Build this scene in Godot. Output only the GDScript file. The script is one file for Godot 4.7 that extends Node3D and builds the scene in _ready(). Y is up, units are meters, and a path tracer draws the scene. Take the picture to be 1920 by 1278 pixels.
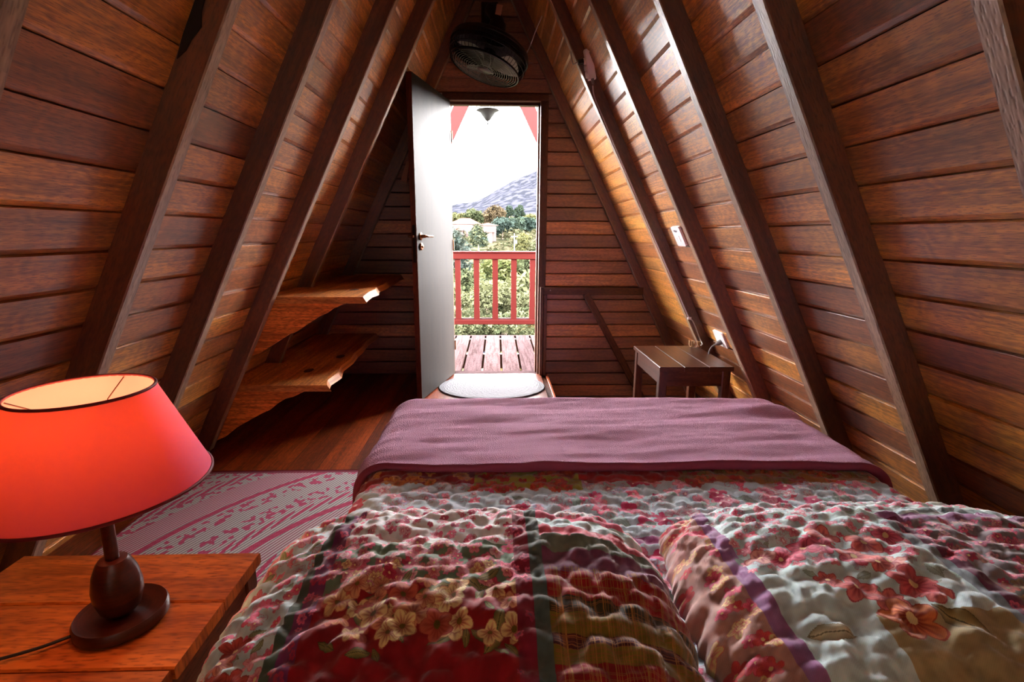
extends Node3D
# A-frame attic bedroom. Metres, y up, floor at y = 0, the camera stands over x = z = 0 and looks along -z.

const EYE := 1.138                      # camera height
const THL := 0.4605                     # left slope, angle from the vertical
const THR := 0.4682                     # right slope
const DL := 0.8632                      # distance eye -> inner plane of the left rafters
const DR := 0.8323
const OFL := 0.080                      # rafter depth, left and right
const OFR := 0.070
const WALLZ := -4.10                    # room face of the end wall
const BACKZ := 0.75

var rng := RandomNumberGenerator.new()
var used := {}
var M := {}

func _ready() -> void:
	rng.seed = 77
	# ---- camera, sky, exposure
	var cam := Camera3D.new(); cam.name = "camera"; add_child(cam)
	cam.transform = Transform3D(Basis(Vector3(0.9995571, 0.00435711, 0.02943845), Vector3(0.00178701, 0.97865043, -0.20552407), Vector3(-0.02970545, 0.20548565, 0.9782092)), Vector3(0, EYE, 0))
	cam.fov = rad_to_deg(2.0 * atan(639.0 / 958.17))
	cam.near = 0.03; cam.far = 6000.0; cam.current = true
	var sm := ProceduralSkyMaterial.new()
	sm.sky_top_color = Color(0.40, 0.41, 0.44); sm.sky_horizon_color = Color(1.0, 0.985, 0.98)
	sm.ground_bottom_color = Color(0.34, 0.33, 0.30); sm.ground_horizon_color = Color(0.62, 0.62, 0.60)
	sm.sky_curve = 0.38; sm.sky_energy_multiplier = 1.0; sm.ground_energy_multiplier = 0.4; sm.sun_angle_max = 0.0
	var sky := Sky.new(); sky.sky_material = sm
	var env := Environment.new()
	env.background_mode = Environment.BG_SKY; env.sky = sky; env.background_energy_multiplier = 42.0
	env.tonemap_mode = Environment.TONE_MAPPER_LINEAR; env.tonemap_exposure = 3.0
	env.sdfgi_enabled = true; env.ssao_enabled = true; env.ssil_enabled = true
	var we := WorldEnvironment.new(); we.name = "world"; we.environment = env; add_child(we)
	make_materials()
	build_shell()
	build_door()
	build_outside()
	build_bed()
	build_furniture()
	build_wall_things()
	build_landscape()

# ======================================================================= helpers
func numbered(called: String) -> String:
	var n: int = used.get(called, 0)
	used[called] = n + 1
	return called if n == 0 else "%s_%03d" % [called, n]

func tag(o: Node3D, label: String, category: String, group := "", kind := "") -> Node3D:
	o.set_meta("label", label); o.set_meta("category", category)
	if group != "": o.set_meta("group", group)
	if kind != "": o.set_meta("kind", kind)
	return o

func base(called: String, at := Vector3.ZERO) -> Node3D:
	var o := Node3D.new(); o.name = numbered(called); add_child(o, true); o.position = at
	return o

func put(called: String, mesh: Mesh, mat: Material, parent: Node = null, at := Vector3.ZERO) -> MeshInstance3D:
	var o := MeshInstance3D.new()
	o.mesh = mesh; o.material_override = mat
	if parent == null:
		o.name = numbered(called); add_child(o, true)
	else:
		o.name = called; parent.add_child(o, true)
	o.position = at
	o.cast_shadow = GeometryInstance3D.SHADOW_CASTING_SETTING_ON
	return o

func struct_put(called: String, mesh: Mesh, mat: Material, label: String, category: String) -> MeshInstance3D:
	var o := put(called, mesh, mat)
	tag(o, label, category, "", "structure")
	return o

func begin() -> SurfaceTool:
	var st := SurfaceTool.new(); st.begin(Mesh.PRIMITIVE_TRIANGLES)
	return st

func done(st: SurfaceTool) -> ArrayMesh:
	return st.commit()

func tri(st: SurfaceTool, a: Vector3, b: Vector3, c: Vector3, n: Vector3, ua: Vector2, ub: Vector2, uc: Vector2) -> void:
	var flip := (b - a).cross(c - a).dot(n) > 0.0      # front faces run clockwise
	st.set_normal(n); st.set_uv(ua); st.add_vertex(a)
	if flip:
		st.set_normal(n); st.set_uv(uc); st.add_vertex(c)
		st.set_normal(n); st.set_uv(ub); st.add_vertex(b)
	else:
		st.set_normal(n); st.set_uv(ub); st.add_vertex(b)
		st.set_normal(n); st.set_uv(uc); st.add_vertex(c)

func quad(st: SurfaceTool, a: Vector3, b: Vector3, c: Vector3, d: Vector3, hint: Vector3, ua: Vector2, ub: Vector2, uc: Vector2, ud: Vector2) -> void:
	var n := (b - a).cross(c - a)
	if n.length() < 1e-12: n = (c - a).cross(d - a)
	n = n.normalized()
	if n.dot(hint) < 0.0: n = -n
	tri(st, a, b, c, n, ua, ub, uc); tri(st, a, c, d, n, ua, uc, ud)

# A straight piece of timber: a closed profile in the plane of axes A, B carried along L from l0 to l1; k0, k1 slant the ends.
func prism(st: SurfaceTool, prof: PackedVector2Array, o: Vector3, L: Vector3, A: Vector3, B: Vector3, l0: float, l1: float, uvo := Vector2.ZERO, k0 := Vector2.ZERO, k1 := Vector2.ZERO) -> void:
	var n := prof.size(); var c := Vector2.ZERO
	for p in prof: c += p / n
	var per := 0.0
	var s: Array[Vector3] = []; var e: Array[Vector3] = []
	for p in prof:
		s.append(o + A * p.x + B * p.y + L * (l0 + k0.dot(p))); e.append(o + A * p.x + B * p.y + L * (l1 + k1.dot(p)))
	for i in n:
		var j := (i + 1) % n
		var w := prof[i].distance_to(prof[j])
		var m := (prof[i] + prof[j]) * 0.5; var d := prof[j] - prof[i]
		var out := Vector2(d.y, -d.x)
		if out.dot(m - c) < 0.0: out = -out
		var hint := A * out.x + B * out.y
		var u0 := l0 + k0.dot(prof[i]); var u1 := l1 + k1.dot(prof[i]); var u2 := l1 + k1.dot(prof[j]); var u3 := l0 + k0.dot(prof[j])
		quad(st, s[i], e[i], e[j], s[j], hint, uvo + Vector2(u0, per), uvo + Vector2(u1, per), uvo + Vector2(u2, per + w), uvo + Vector2(u3, per + w))
		per += w
	var idx := Geometry2D.triangulate_polygon(prof)
	for k in range(0, idx.size(), 3):
		for side in 2:
			var q := s if side == 0 else e
			var nn := (q[idx[k + 1]] - q[idx[k]]).cross(q[idx[k + 2]] - q[idx[k]]).normalized()
			if nn.dot(L * (-1.0 if side == 0 else 1.0)) < 0.0: nn = -nn
			tri(st, q[idx[k]], q[idx[k + 1]], q[idx[k + 2]], nn, uvo + prof[idx[k]], uvo + prof[idx[k + 1]], uvo + prof[idx[k + 2]])

func rect(x0: float, y0: float, x1: float, y1: float, ch := 0.0) -> PackedVector2Array:
	if ch <= 0.0: return PackedVector2Array([Vector2(x0, y0), Vector2(x1, y0), Vector2(x1, y1), Vector2(x0, y1)])
	return PackedVector2Array([Vector2(x0 + ch, y0), Vector2(x1 - ch, y0), Vector2(x1, y0 + ch), Vector2(x1, y1 - ch), Vector2(x1 - ch, y1), Vector2(x0 + ch, y1), Vector2(x0, y1 - ch), Vector2(x0, y0 + ch)])

func rnd_uv() -> Vector2:
	return Vector2(rng.randf() * 7.0, rng.randf() * 7.0)

# a box timber; axis 0, 1 or 2 is the way its grain runs
func add_bar(st: SurfaceTool, lo: Vector3, hi: Vector3, axis := 0, ch := 0.003) -> void:
	match axis:
		0: prism(st, rect(lo.y, lo.z, hi.y, hi.z, ch), Vector3.ZERO, Vector3.RIGHT, Vector3.UP, Vector3.BACK, lo.x, hi.x, rnd_uv())
		1: prism(st, rect(lo.x, lo.z, hi.x, hi.z, ch), Vector3.ZERO, Vector3.UP, Vector3.RIGHT, Vector3.BACK, lo.y, hi.y, rnd_uv())
		2: prism(st, rect(lo.x, lo.y, hi.x, hi.y, ch), Vector3.ZERO, Vector3.BACK, Vector3.RIGHT, Vector3.UP, lo.z, hi.z, rnd_uv())

func bar(lo: Vector3, hi: Vector3, axis := 0, ch := 0.003) -> ArrayMesh:
	var st := begin(); add_bar(st, lo, hi, axis, ch)
	return done(st)

# a bar from p to q, w wide (towards side) and d deep
func add_beam(st: SurfaceTool, p: Vector3, q: Vector3, side: Vector3, w: float, d: float, ch := 0.003) -> void:
	var L := (q - p).normalized(); var A := (side - L * side.dot(L)).normalized(); var B := L.cross(A)
	prism(st, rect(-w / 2, -d / 2, w / 2, d / 2, ch), p, L, A, B, 0.0, p.distance_to(q), rnd_uv())

func beam(p: Vector3, q: Vector3, side: Vector3, w: float, d: float, ch := 0.003) -> ArrayMesh:
	var st := begin(); add_beam(st, p, q, side, w, d, ch)
	return done(st)

# a slab with an outline in two axes and a thickness along the third, edges slightly rounded
func slab(outline: PackedVector2Array, o: Vector3, A: Vector3, B: Vector3, N: Vector3, th: float, uvo := Vector2.ZERO) -> ArrayMesh:
	var st := begin()
	prism(st, outline, o, N, A, B, 0.0, th, uvo)
	return done(st)

func add_tube(st: SurfaceTool, pts: PackedVector3Array, r: float, seg := 8, closed := false) -> void:
	var n := pts.size()
	var rings: Array = []
	var up := Vector3.UP
	for i in n:
		var t: Vector3
		if closed: t = pts[(i + 1) % n] - pts[(i + n - 1) % n]
		else: t = pts[mini(i + 1, n - 1)] - pts[maxi(i - 1, 0)]
		t = t.normalized()
		if absf(t.dot(up)) > 0.95: up = Vector3.RIGHT if absf(t.x) < 0.9 else Vector3.BACK
		var a := (up - t * up.dot(t)).normalized(); var b := t.cross(a)
		up = a
		var ring: Array[Vector3] = []
		for k in seg:
			var w := TAU * k / seg
			ring.append(a * cos(w) + b * sin(w))
		rings.append(ring)
	for i in (n if closed else n - 1):
		var j := (i + 1) % n
		for k in seg:
			var l := (k + 1) % seg
			var v := [pts[i] + rings[i][k] * r, pts[j] + rings[j][k] * r, pts[j] + rings[j][l] * r, pts[i] + rings[i][l] * r]
			var nn := [rings[i][k], rings[j][k], rings[j][l], rings[i][l]]
			smooth_quad(st, v, nn)
	if not closed:
		for e in 2:
			var c: Vector3 = pts[0] if e == 0 else pts[n - 1]
			var ring: Array = rings[0] if e == 0 else rings[n - 1]
			var nrm: Vector3 = (pts[0] - pts[1]).normalized() if e == 0 else (pts[n - 1] - pts[n - 2]).normalized()
			for k in seg:
				tri(st, c, c + ring[k] * r, c + ring[(k + 1) % seg] * r, nrm, Vector2.ZERO, Vector2.ZERO, Vector2.ZERO)

func smooth_quad(st: SurfaceTool, v: Array, n: Array, uv: Array = [Vector2.ZERO, Vector2.ZERO, Vector2.ZERO, Vector2.ZERO]) -> void:
	var g: Vector3 = (v[1] - v[0]).cross(v[2] - v[0])
	if g.length() < 1e-14: g = (v[2] - v[0]).cross(v[3] - v[0])
	var order := [0, 2, 1, 0, 3, 2] if g.dot(n[0] + n[2]) > 0.0 else [0, 1, 2, 0, 2, 3]
	for k in order:
		st.set_normal(n[k]); st.set_uv(uv[k]); st.add_vertex(v[k])

func tube(pts: PackedVector3Array, r: float, seg := 8, closed := false) -> ArrayMesh:
	var st := begin(); add_tube(st, pts, r, seg, closed)
	return done(st)

func curve(pts: Array, step := 0.02) -> PackedVector3Array:
	var c := Curve3D.new(); c.bake_interval = step
	for i in pts.size():
		var t: Vector3 = (pts[mini(i + 1, pts.size() - 1)] - pts[maxi(i - 1, 0)]) / 6.0
		c.add_point(pts[i], -t, t)
	return c.get_baked_points()

# turned shape: profile of (radius, height) from bottom to top, round axis up; corners sharper than 35 degrees stay sharp
func add_lathe(st: SurfaceTool, prof: Array, seg := 32, xf := Transform3D.IDENTITY) -> void:
	var n := prof.size()
	var sn: Array[Vector2] = []
	for i in n - 1:
		var d: Vector2 = prof[i + 1] - prof[i]
		sn.append(Vector2(d.y, -d.x).normalized())
	for i in n - 1:
		var na := sn[i]; var nb := sn[i]
		if i > 0 and sn[i - 1].dot(sn[i]) > 0.82: na = (sn[i - 1] + sn[i]).normalized()
		if i < n - 2 and sn[i + 1].dot(sn[i]) > 0.82: nb = (sn[i + 1] + sn[i]).normalized()
		for k in seg:
			var a := TAU * k / seg; var b := TAU * (k + 1) / seg
			var p := func(q: Vector2, w: float) -> Vector3: return xf * Vector3(q.x * cos(w), q.y, q.x * sin(w))
			var nn := func(q: Vector2, w: float) -> Vector3: return (xf.basis * Vector3(q.x * cos(w), q.y, q.x * sin(w))).normalized()
			var u0 := float(k) / seg; var u1 := float(k + 1) / seg; var v0 := float(i) / (n - 1); var v1 := float(i + 1) / (n - 1)
			smooth_quad(st, [p.call(prof[i], a), p.call(prof[i + 1], a), p.call(prof[i + 1], b), p.call(prof[i], b)], [nn.call(na, a), nn.call(nb, a), nn.call(nb, b), nn.call(na, b)], [Vector2(u0, v0), Vector2(u0, v1), Vector2(u1, v1), Vector2(u1, v0)])

func lathe(prof: Array, seg := 32, xf := Transform3D.IDENTITY) -> ArrayMesh:
	var st := begin(); add_lathe(st, prof, seg, xf)
	return done(st)

# a smooth sheet over a grid of points; out says which side is the front at the middle
func sheet(nu: int, nv: int, f: Callable, uvf: Callable, out: Vector3, wrap_u := false) -> ArrayMesh:
	var v := PackedVector3Array(); var uv := PackedVector2Array(); var nr := PackedVector3Array(); var ix := PackedInt32Array()
	for j in nv + 1:
		for i in nu + 1:
			var a := float(i) / nu; var b := float(j) / nv
			v.append(f.call(a, b)); uv.append(uvf.call(a, b))
	var w := nu + 1
	var sgn := 1.0
	var mid := (nv / 2) * w + nu / 2
	if (v[mid + 1] - v[mid - 1]).cross(v[mid + w] - v[mid - w]).dot(out) < 0.0: sgn = -1.0
	for j in nv + 1:
		for i in nu + 1:
			var l := i - 1 if i > 0 else (nu - 1 if wrap_u else 0)
			var r := i + 1 if i < nu else (1 if wrap_u else nu)
			var du := v[j * w + r] - v[j * w + l]
			var dv := v[mini(j + 1, nv) * w + i] - v[maxi(j - 1, 0) * w + i]
			var n := du.cross(dv) * sgn
			if n.length() < 1e-14: n = out
			nr.append(n.normalized())
	for j in nv:
		for i in nu:
			var a := j * w + i
			if sgn > 0.0: ix.append_array([a, a + w, a + 1, a + 1, a + w, a + w + 1])
			else: ix.append_array([a, a + 1, a + w, a + 1, a + w + 1, a + w])
	var arr := []; arr.resize(Mesh.ARRAY_MAX)
	arr[Mesh.ARRAY_VERTEX] = v; arr[Mesh.ARRAY_NORMAL] = nr; arr[Mesh.ARRAY_TEX_UV] = uv; arr[Mesh.ARRAY_INDEX] = ix
	var m := ArrayMesh.new(); m.add_surface_from_arrays(Mesh.PRIMITIVE_TRIANGLES, arr)
	return m

# ======================================================================= materials
func noise_img(w: int, h: int, freq: float, sd: int, kind := FastNoiseLite.TYPE_SIMPLEX_SMOOTH, oct := 3) -> Image:
	var n := FastNoiseLite.new(); n.seed = sd; n.frequency = freq; n.noise_type = kind
	n.fractal_type = FastNoiseLite.FRACTAL_FBM if oct > 1 else FastNoiseLite.FRACTAL_NONE; n.fractal_octaves = oct
	return n.get_seamless_image(w, h)

# wood: u runs along the grain; the picture spans 1.6 m x 0.5 m
func wood_images(dark: Color, light: Color, sd: int, figure: float, w := 1024, h := 512) -> Array:
	var broad := noise_img(64, 256, 0.02, sd); broad.resize(w, h, Image.INTERPOLATE_CUBIC)
	var streak := noise_img(48, h, 0.09, sd + 1); streak.resize(w, h, Image.INTERPOLATE_CUBIC)
	var fine := noise_img(128, h, 0.33, sd + 2, FastNoiseLite.TYPE_SIMPLEX, 2); fine.resize(w, h, Image.INTERPOLATE_CUBIC)
	var warp := noise_img(256, 128, 0.018, sd + 3); warp.resize(w, h, Image.INTERPOLATE_CUBIC)
	for im in [broad, streak, fine, warp]: im.convert(Image.FORMAT_L8)
	var b: PackedByteArray = broad.get_data(); var s: PackedByteArray = streak.get_data(); var f: PackedByteArray = fine.get_data(); var wp: PackedByteArray = warp.get_data()
	var out := PackedByteArray(); out.resize(w * h * 3)
	var hgt := PackedByteArray(); hgt.resize(w * h)
	var lut: Array[PackedByteArray] = []
	for k in 256:
		var c := dark.lerp(light, k / 255.0)
		lut.append(PackedByteArray([c.r8, c.g8, c.b8]))
	for y in h:
		for x in w:
			var i := y * w + x
			var ring := sin((wp[i] * 0.11 + y * 0.05) * 1.0)
			var t := 0.30 * b[i] / 255.0 + 0.34 * s[i] / 255.0 + 0.22 * f[i] / 255.0 + 0.16 + figure * 0.10 * ring
			t = clampf((t - 0.5) * 2.1 + 0.52, 0.0, 1.0)
			var pore := 0.55 if f[i] < 66 else 1.0
			var k := int(t * pore * 255.0)
			var c := lut[k]
			out[i * 3] = c[0]; out[i * 3 + 1] = c[1]; out[i * 3 + 2] = c[2]
			hgt[i] = clampi(int(90 + 90 * (f[i] / 255.0) + 60 * (s[i] / 255.0)) - (60 if pore < 1.0 else 0), 0, 255)
	return [ImageTexture.create_from_image(Image.create_from_data(w, h, false, Image.FORMAT_RGB8, out)), ImageTexture.create_from_image(Image.create_from_data(w, h, false, Image.FORMAT_L8, hgt))]

func wood(tex: Array, tint: Color, rough: float, relief := 0.03, spec := 0.5) -> StandardMaterial3D:
	var m := StandardMaterial3D.new()
	m.albedo_texture = tex[0]; m.albedo_color = tint; m.roughness = rough; m.metallic_specular = spec
	m.uv1_scale = Vector3(0.62, 2.0, 1)
	if relief > 0.0:
		m.heightmap_enabled = true; m.heightmap_texture = tex[1]; m.heightmap_scale = relief
	return m

func varnish(m: StandardMaterial3D) -> StandardMaterial3D:
	m.clearcoat_enabled = true; m.clearcoat = 0.8; m.clearcoat_roughness = 0.38
	return m

func plain(c: Color, rough: float, metal := 0.0, spec := 0.5) -> StandardMaterial3D:
	var m := StandardMaterial3D.new(); m.albedo_color = c; m.roughness = rough; m.metallic = metal; m.metallic_specular = spec
	return m

func make_materials() -> void:
	var wt := wood_images(Color8(86, 49, 14), Color8(202, 148, 64), 11, 0.5)
	var wr := wood_images(Color8(88, 55, 34), Color8(170, 124, 84), 31, 0.4, 1024, 256)
	var wp := wood_images(Color8(120, 70, 30), Color8(222, 160, 92), 51, 0.35, 512, 256)
	M.plank = []
	for c in [Color(1.13, 1.06, 0.94), Color(1.0, 0.92, 0.82), Color(1.2, 1.10, 0.93), Color(0.92, 0.76, 0.68), Color(1.08, 0.96, 0.82), Color(0.80, 0.64, 0.58)]:
		M.plank.append(varnish(wood(wt, c, 0.46, 0.05, 0.9)))
	M.end_plank = []
	for c in [Color(0.90, 0.78, 0.76), Color(0.79, 0.68, 0.68), Color(0.99, 0.86, 0.81), Color(1.28, 1.20, 1.04), Color(0.70, 0.59, 0.60)]:
		M.end_plank.append(varnish(wood(wr, c, 0.46, 0.05, 0.9)))
	M.floor = []
	for c in [Color(0.66, 0.41, 0.36), Color(0.58, 0.36, 0.33), Color(0.73, 0.45, 0.38), Color(0.52, 0.32, 0.30)]:
		M.floor.append(wood(wt, c, 0.42, 0.0, 0.35))
	M.slab = wood(wr, Color(0.25, 0.18, 0.15), 0.8, 0.0)
	M.rafter = wood(wr, Color(0.66, 0.50, 0.44), 0.46, 0.12, 1.0)
	M.rafter_light = wood(wr, Color(0.72, 0.55, 0.47), 0.46, 0.12, 1.0)
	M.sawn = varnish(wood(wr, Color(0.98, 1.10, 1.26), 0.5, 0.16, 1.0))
	for m in [M.rafter, M.rafter_light]: varnish(m)
	M.frame = wood(wr, Color(0.56, 0.46, 0.42), 0.38, 0.05)
	M.door = wood(wood_images(Color8(92, 76, 64), Color8(150, 130, 112), 81, 0.2, 512, 256), Color(0.26, 0.225, 0.195), 0.6, 0.02, 0.3)
	M.door_edge = wood(wr, Color(0.62, 0.40, 0.34), 0.45, 0.03)
	M.pine = wood(wp, Color(1.05, 0.95, 0.80), 0.50, 0.04)
	M.pine_dark = wood(wp, Color(1.2, 0.98, 0.72), 0.50, 0.04)
	M.table = []
	for c in [Color(0.86, 0.62, 0.42), Color(0.92, 0.66, 0.44), Color(0.84, 0.58, 0.38)]:
		M.table.append(wood(wp, c, 0.34, 0.03))
	M.table_leg = wood(wr, Color(0.72, 0.54, 0.44), 0.40, 0.04)
	M.stool = wood(wr, Color(0.52, 0.40, 0.36), 0.32, 0.04)
	M.lamp_wood = wood(wr, Color(0.42, 0.22, 0.16), 0.30, 0.0)
	M.deck = []
	for c in [Color(0.45, 0.49, 0.70), Color(0.41, 0.44, 0.64), Color(0.48, 0.52, 0.74)]:
		M.deck.append(wood(wr, c, 0.75, 0.04, 0.05))
	M.red_wood = wood(wr, Color(0.86, 0.50, 0.44), 0.5, 0.04)
	M.red = plain(Color8(62, 16, 13), 0.6, 0.0, 0.2)
	M.gable_red = plain(Color8(54, 20, 19), 0.6, 0.0, 0.2)
	M.black = plain(Color8(16, 20, 26), 0.38)
	M.black_metal = plain(Color8(22, 28, 34), 0.3, 0.6)
	M.steel = plain(Color8(190, 184, 176), 0.25, 1.0)
	M.brass = plain(Color8(150, 110, 80), 0.35, 1.0)
	M.white_plastic = plain(Color8(240, 236, 236), 0.35)
	M.grey_plastic = plain(Color8(120, 116, 116), 0.5)
	M.cable = plain(Color8(200, 194, 196), 0.5)
	M.dark_cable = plain(Color8(30, 22, 20), 0.5)
	M.tan = plain(Color8(190, 138, 112), 0.6)
	M.bronze = plain(Color8(58, 60, 58), 0.5, 0.6)
	M.glass = plain(Color(0.9, 0.95, 1.0, 0.06), 0.02)
	M.glass.transparency = BaseMaterial3D.TRANSPARENCY_ALPHA
	# lamp shade
	M.shade = plain(Color8(206, 62, 134), 0.75)
	M.shade.backlight_enabled = true; M.shade.backlight = Color(0.80, 0.36, 0.25)
	M.liner = plain(Color8(214, 160, 160), 0.7)
	M.liner.backlight_enabled = true; M.liner.backlight = Color(1.0, 0.86, 0.66)
	M.shade_trim = plain(Color8(120, 26, 30), 0.7)
	M.bulb = plain(Color(1, 0.9, 0.75), 0.3)
	M.bulb.emission_enabled = true; M.bulb.emission = Color(1.0, 0.72, 0.42); M.bulb.emission_energy_multiplier = 0.45

# ======================================================================= room
func plane_x(side: int, y: float, off: float) -> float:      # x of a slope's plane at height y
	if side < 0: return -(DL + off - (y - EYE) * sin(THL)) / cos(THL)
	return (DR + off - (y - EYE) * sin(THR)) / cos(THR)

func slope_n(side: int) -> Vector3: return Vector3(-cos(THL), sin(THL), 0) if side < 0 else Vector3(cos(THR), sin(THR), 0)
func slope_t(side: int) -> Vector3: return Vector3(sin(THL), cos(THL), 0) if side < 0 else Vector3(-sin(THR), cos(THR), 0)
func slope_s(side: int, y: float, off: float) -> float:      # distance up the slope of height y
	var th := THL if side < 0 else THR
	return (y - EYE - ((DL if side < 0 else DR) + off) * sin(th)) / cos(th)

func build_shell() -> void:
	# ---------------- floor: boards that run to the door; a stair opening at the right of the doorway
	var st := begin()
	add_bar(st, Vector3(-1.75, -0.16, -4.25), Vector3(0.42, -0.024, BACKZ + 0.1), 2, 0.0)
	add_bar(st, Vector3(0.42, -0.16, -3.15), Vector3(1.72, -0.024, BACKZ + 0.1), 2, 0.0)
	var fl := struct_put("floor", done(st), M.slab, "varnished red-brown floor of long boards running to the doorway", "floor")
	var x := -1.66; var bi := 0
	while x < 1.60:
		var x1 := x + 0.1556
		var z0 := WALLZ if x < 0.36 else -3.15
		put("floor_board", bar(Vector3(x + 0.0004, -0.024, z0), Vector3(minf(x1, 0.42 if x < 0.36 else 9.0) - 0.0004, 0.0, BACKZ), 2, 0.0), M.floor[rng.randi() % 4], fl)
		x = x1; bi += 1
	# board ends trim round the opening
	put("edge_board", bar(Vector3(0.404, -0.15, WALLZ), Vector3(0.4205, 0.001, -3.15), 2, 0.002), M.floor[2], fl)
	# ---------------- the two slopes
	for side in [-1, 1]:
		var n := slope_n(side); var t := slope_t(side); var off := OFL if side < 0 else OFR
		var d := DL if side < 0 else DR
		var o := Vector3(0, EYE, 0) + n * (d + off)
		var top := slope_s(side, 3.115, off); var low := slope_s(side, -0.05, off)
		var deep := slope_s(side, -1.0, off)
		var stw := begin()
		prism(stw, rect(low - 0.1, 0.022, top, 0.10), o, Vector3.FORWARD, t, n, -BACKZ - 0.1, 4.32)
		if side > 0: prism(stw, rect(deep - 0.3, 0.022, low - 0.1, 0.10), o, Vector3.FORWARD, t, n, 3.05, 4.32)
		var wall := struct_put("wall_left" if side < 0 else "wall_right", done(stw), M.slab, "sloping timber wall of the A-frame on the %s, lined with varnished brown planks" % ("lamp side" if side < 0 else "side of the small table"), "wall")
		var rz := [-0.55, 0.38, 0.929, 1.475, 2.004, 2.586, 3.135, 4.05] if side < 0 else [-0.55, 0.26, 0.836, 1.369, 1.893, 2.517, 3.125, 4.05]
		var ex := 0.1175 if side < 0 else 0.1072
		var s := (0.057 if side < 0 else 0.110) - ex * ceilf((0.1 - (low if side < 0 else deep)) / ex)
		while s < top:
			# every row is pieced at rafters
			var cuts: Array = [-BACKZ]
			var r := 1 + rng.randi() % 3
			while r < rz.size() - 1:
				cuts.append(rz[r] + 0.023); r += 2 + rng.randi() % 2
			cuts.append(4.16)
			if side > 0 and s + ex < low: cuts = [3.06, 4.16]
			var e1 := minf(s + ex, top)
			for k in cuts.size() - 1:
				var lip := rng.randf_range(-0.0016, 0.0016)
				var pr := PackedVector2Array([Vector2(s + 0.0020, 0.0225), Vector2(s + 0.0020, 0.0075), Vector2(s + 0.018, lip), Vector2(e1 - 0.0006, lip), Vector2(e1, 0.0007), Vector2(e1, 0.0225)])
				var sp := begin()
				prism(sp, pr, o, Vector3.FORWARD, t, n, cuts[k] + 0.0006, cuts[k + 1] - 0.0006, rnd_uv())
				put("plank", done(sp), M.plank[[0, 0, 1, 1, 2, 3, 4, 4, 5][rng.randi() % 9]], wall)
			s += ex
		for k in rz.size():
			var w := 0.047 if k < rz.size() - 1 else 0.049
			var sr := begin()
			var foot := slope_s(side, -0.02, 0.0)
			if side > 0 and k == rz.size() - 1: foot = slope_s(side, -1.0, 0.0)
			prism(sr, PackedVector2Array([Vector2(-off + 0.004, rz[k]), Vector2(0.001, rz[k]), Vector2(0.001, rz[k] + w), Vector2(-off + 0.004, rz[k] + w)]), o, t, n, Vector3.FORWARD, foot, slope_s(side, 3.04, 0.0), rnd_uv())
			sr.set_material(M.rafter if k % 2 == 0 else M.rafter_light)
			var rm := done(sr)
			var sf := begin()                                            # the inner face, rougher and tinted greyer than the body
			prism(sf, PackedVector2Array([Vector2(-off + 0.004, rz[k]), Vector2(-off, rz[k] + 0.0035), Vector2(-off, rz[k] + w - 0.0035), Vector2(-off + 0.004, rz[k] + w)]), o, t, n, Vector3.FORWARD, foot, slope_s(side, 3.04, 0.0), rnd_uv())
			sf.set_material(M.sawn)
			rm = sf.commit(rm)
			put("rafter", rm, null, wall)
	var bp := PackedVector2Array()  # outline of a thin dark patch on the near face of a rafter
	for q in [[0.0, 0.0], [0.014, 0.03], [0.018, 0.06], [0.030, 0.10], [0.018, 0.135], [0.014, 0.20], [0.006, 0.26], [-0.004, 0.24], [-0.005, 0.06]]: bp.append(Vector2(OFL - 0.006 - q[0], slope_s(-1, 1.545, 0.0) + q[1]))
	var bk := put("dark_patch", slab(bp, Vector3(0, EYE, -1.4785) + slope_n(-1) * DL, slope_n(-1), slope_t(-1), Vector3.BACK, 0.0075), plain(Color8(26, 18, 14), 0.8), get_node("wall_left"))
	bk.set_meta("label", "black irregular patch on the face of a rafter")
	var apx := -0.0246
	struct_put("ceiling", bar(Vector3(apx - 0.10, 2.985, -4.32), Vector3(apx + 0.10, 3.16, BACKZ + 0.1), 2, 0.004), M.rafter, "dark ridge beam where the two slopes meet", "beam")
	# ---------------- end wall round the doorway
	var sb := begin()
	var zb := Vector3(0, 0, WALLZ - 0.10)
	var oX0 := -0.40; var oX1 := 0.39; var oY := 2.155
	var yl := -1.2
	prism(sb, PackedVector2Array([Vector2(plane_x(-1, yl, 0.09), yl), Vector2(oX0, yl), Vector2(oX0, oY), Vector2(plane_x(-1, oY, 0.09), oY)]), zb, Vector3.BACK, Vector3.RIGHT, Vector3.UP, 0.0, 0.078)
	prism(sb, PackedVector2Array([Vector2(oX1, yl), Vector2(plane_x(1, yl, 0.09), yl), Vector2(plane_x(1, oY, 0.09), oY), Vector2(oX1, oY)]), zb, Vector3.BACK, Vector3.RIGHT, Vector3.UP, 0.0, 0.078)
	prism(sb, PackedVector2Array([Vector2(oX0, yl), Vector2(oX1, yl), Vector2(oX1, -0.03), Vector2(oX0, -0.03)]), zb, Vector3.BACK, Vector3.RIGHT, Vector3.UP, 0.0, 0.078)
	prism(sb, PackedVector2Array([Vector2(plane_x(-1, oY, 0.09), oY), Vector2(plane_x(1, oY, 0.09), oY), Vector2(plane_x(1, 3.08, 0.05), 3.08), Vector2(plane_x(-1, 3.08, 0.05), 3.08)]), zb, Vector3.BACK, Vector3.RIGHT, Vector3.UP, 0.0, 0.078)
	var wf := struct_put("wall_far", done(sb), M.slab, "end wall of dark horizontal boards with the open doorway in it", "wall")
	var ey := 0.1027
	var y := 1.138 + 0.916 - ey * 29.0
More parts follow.
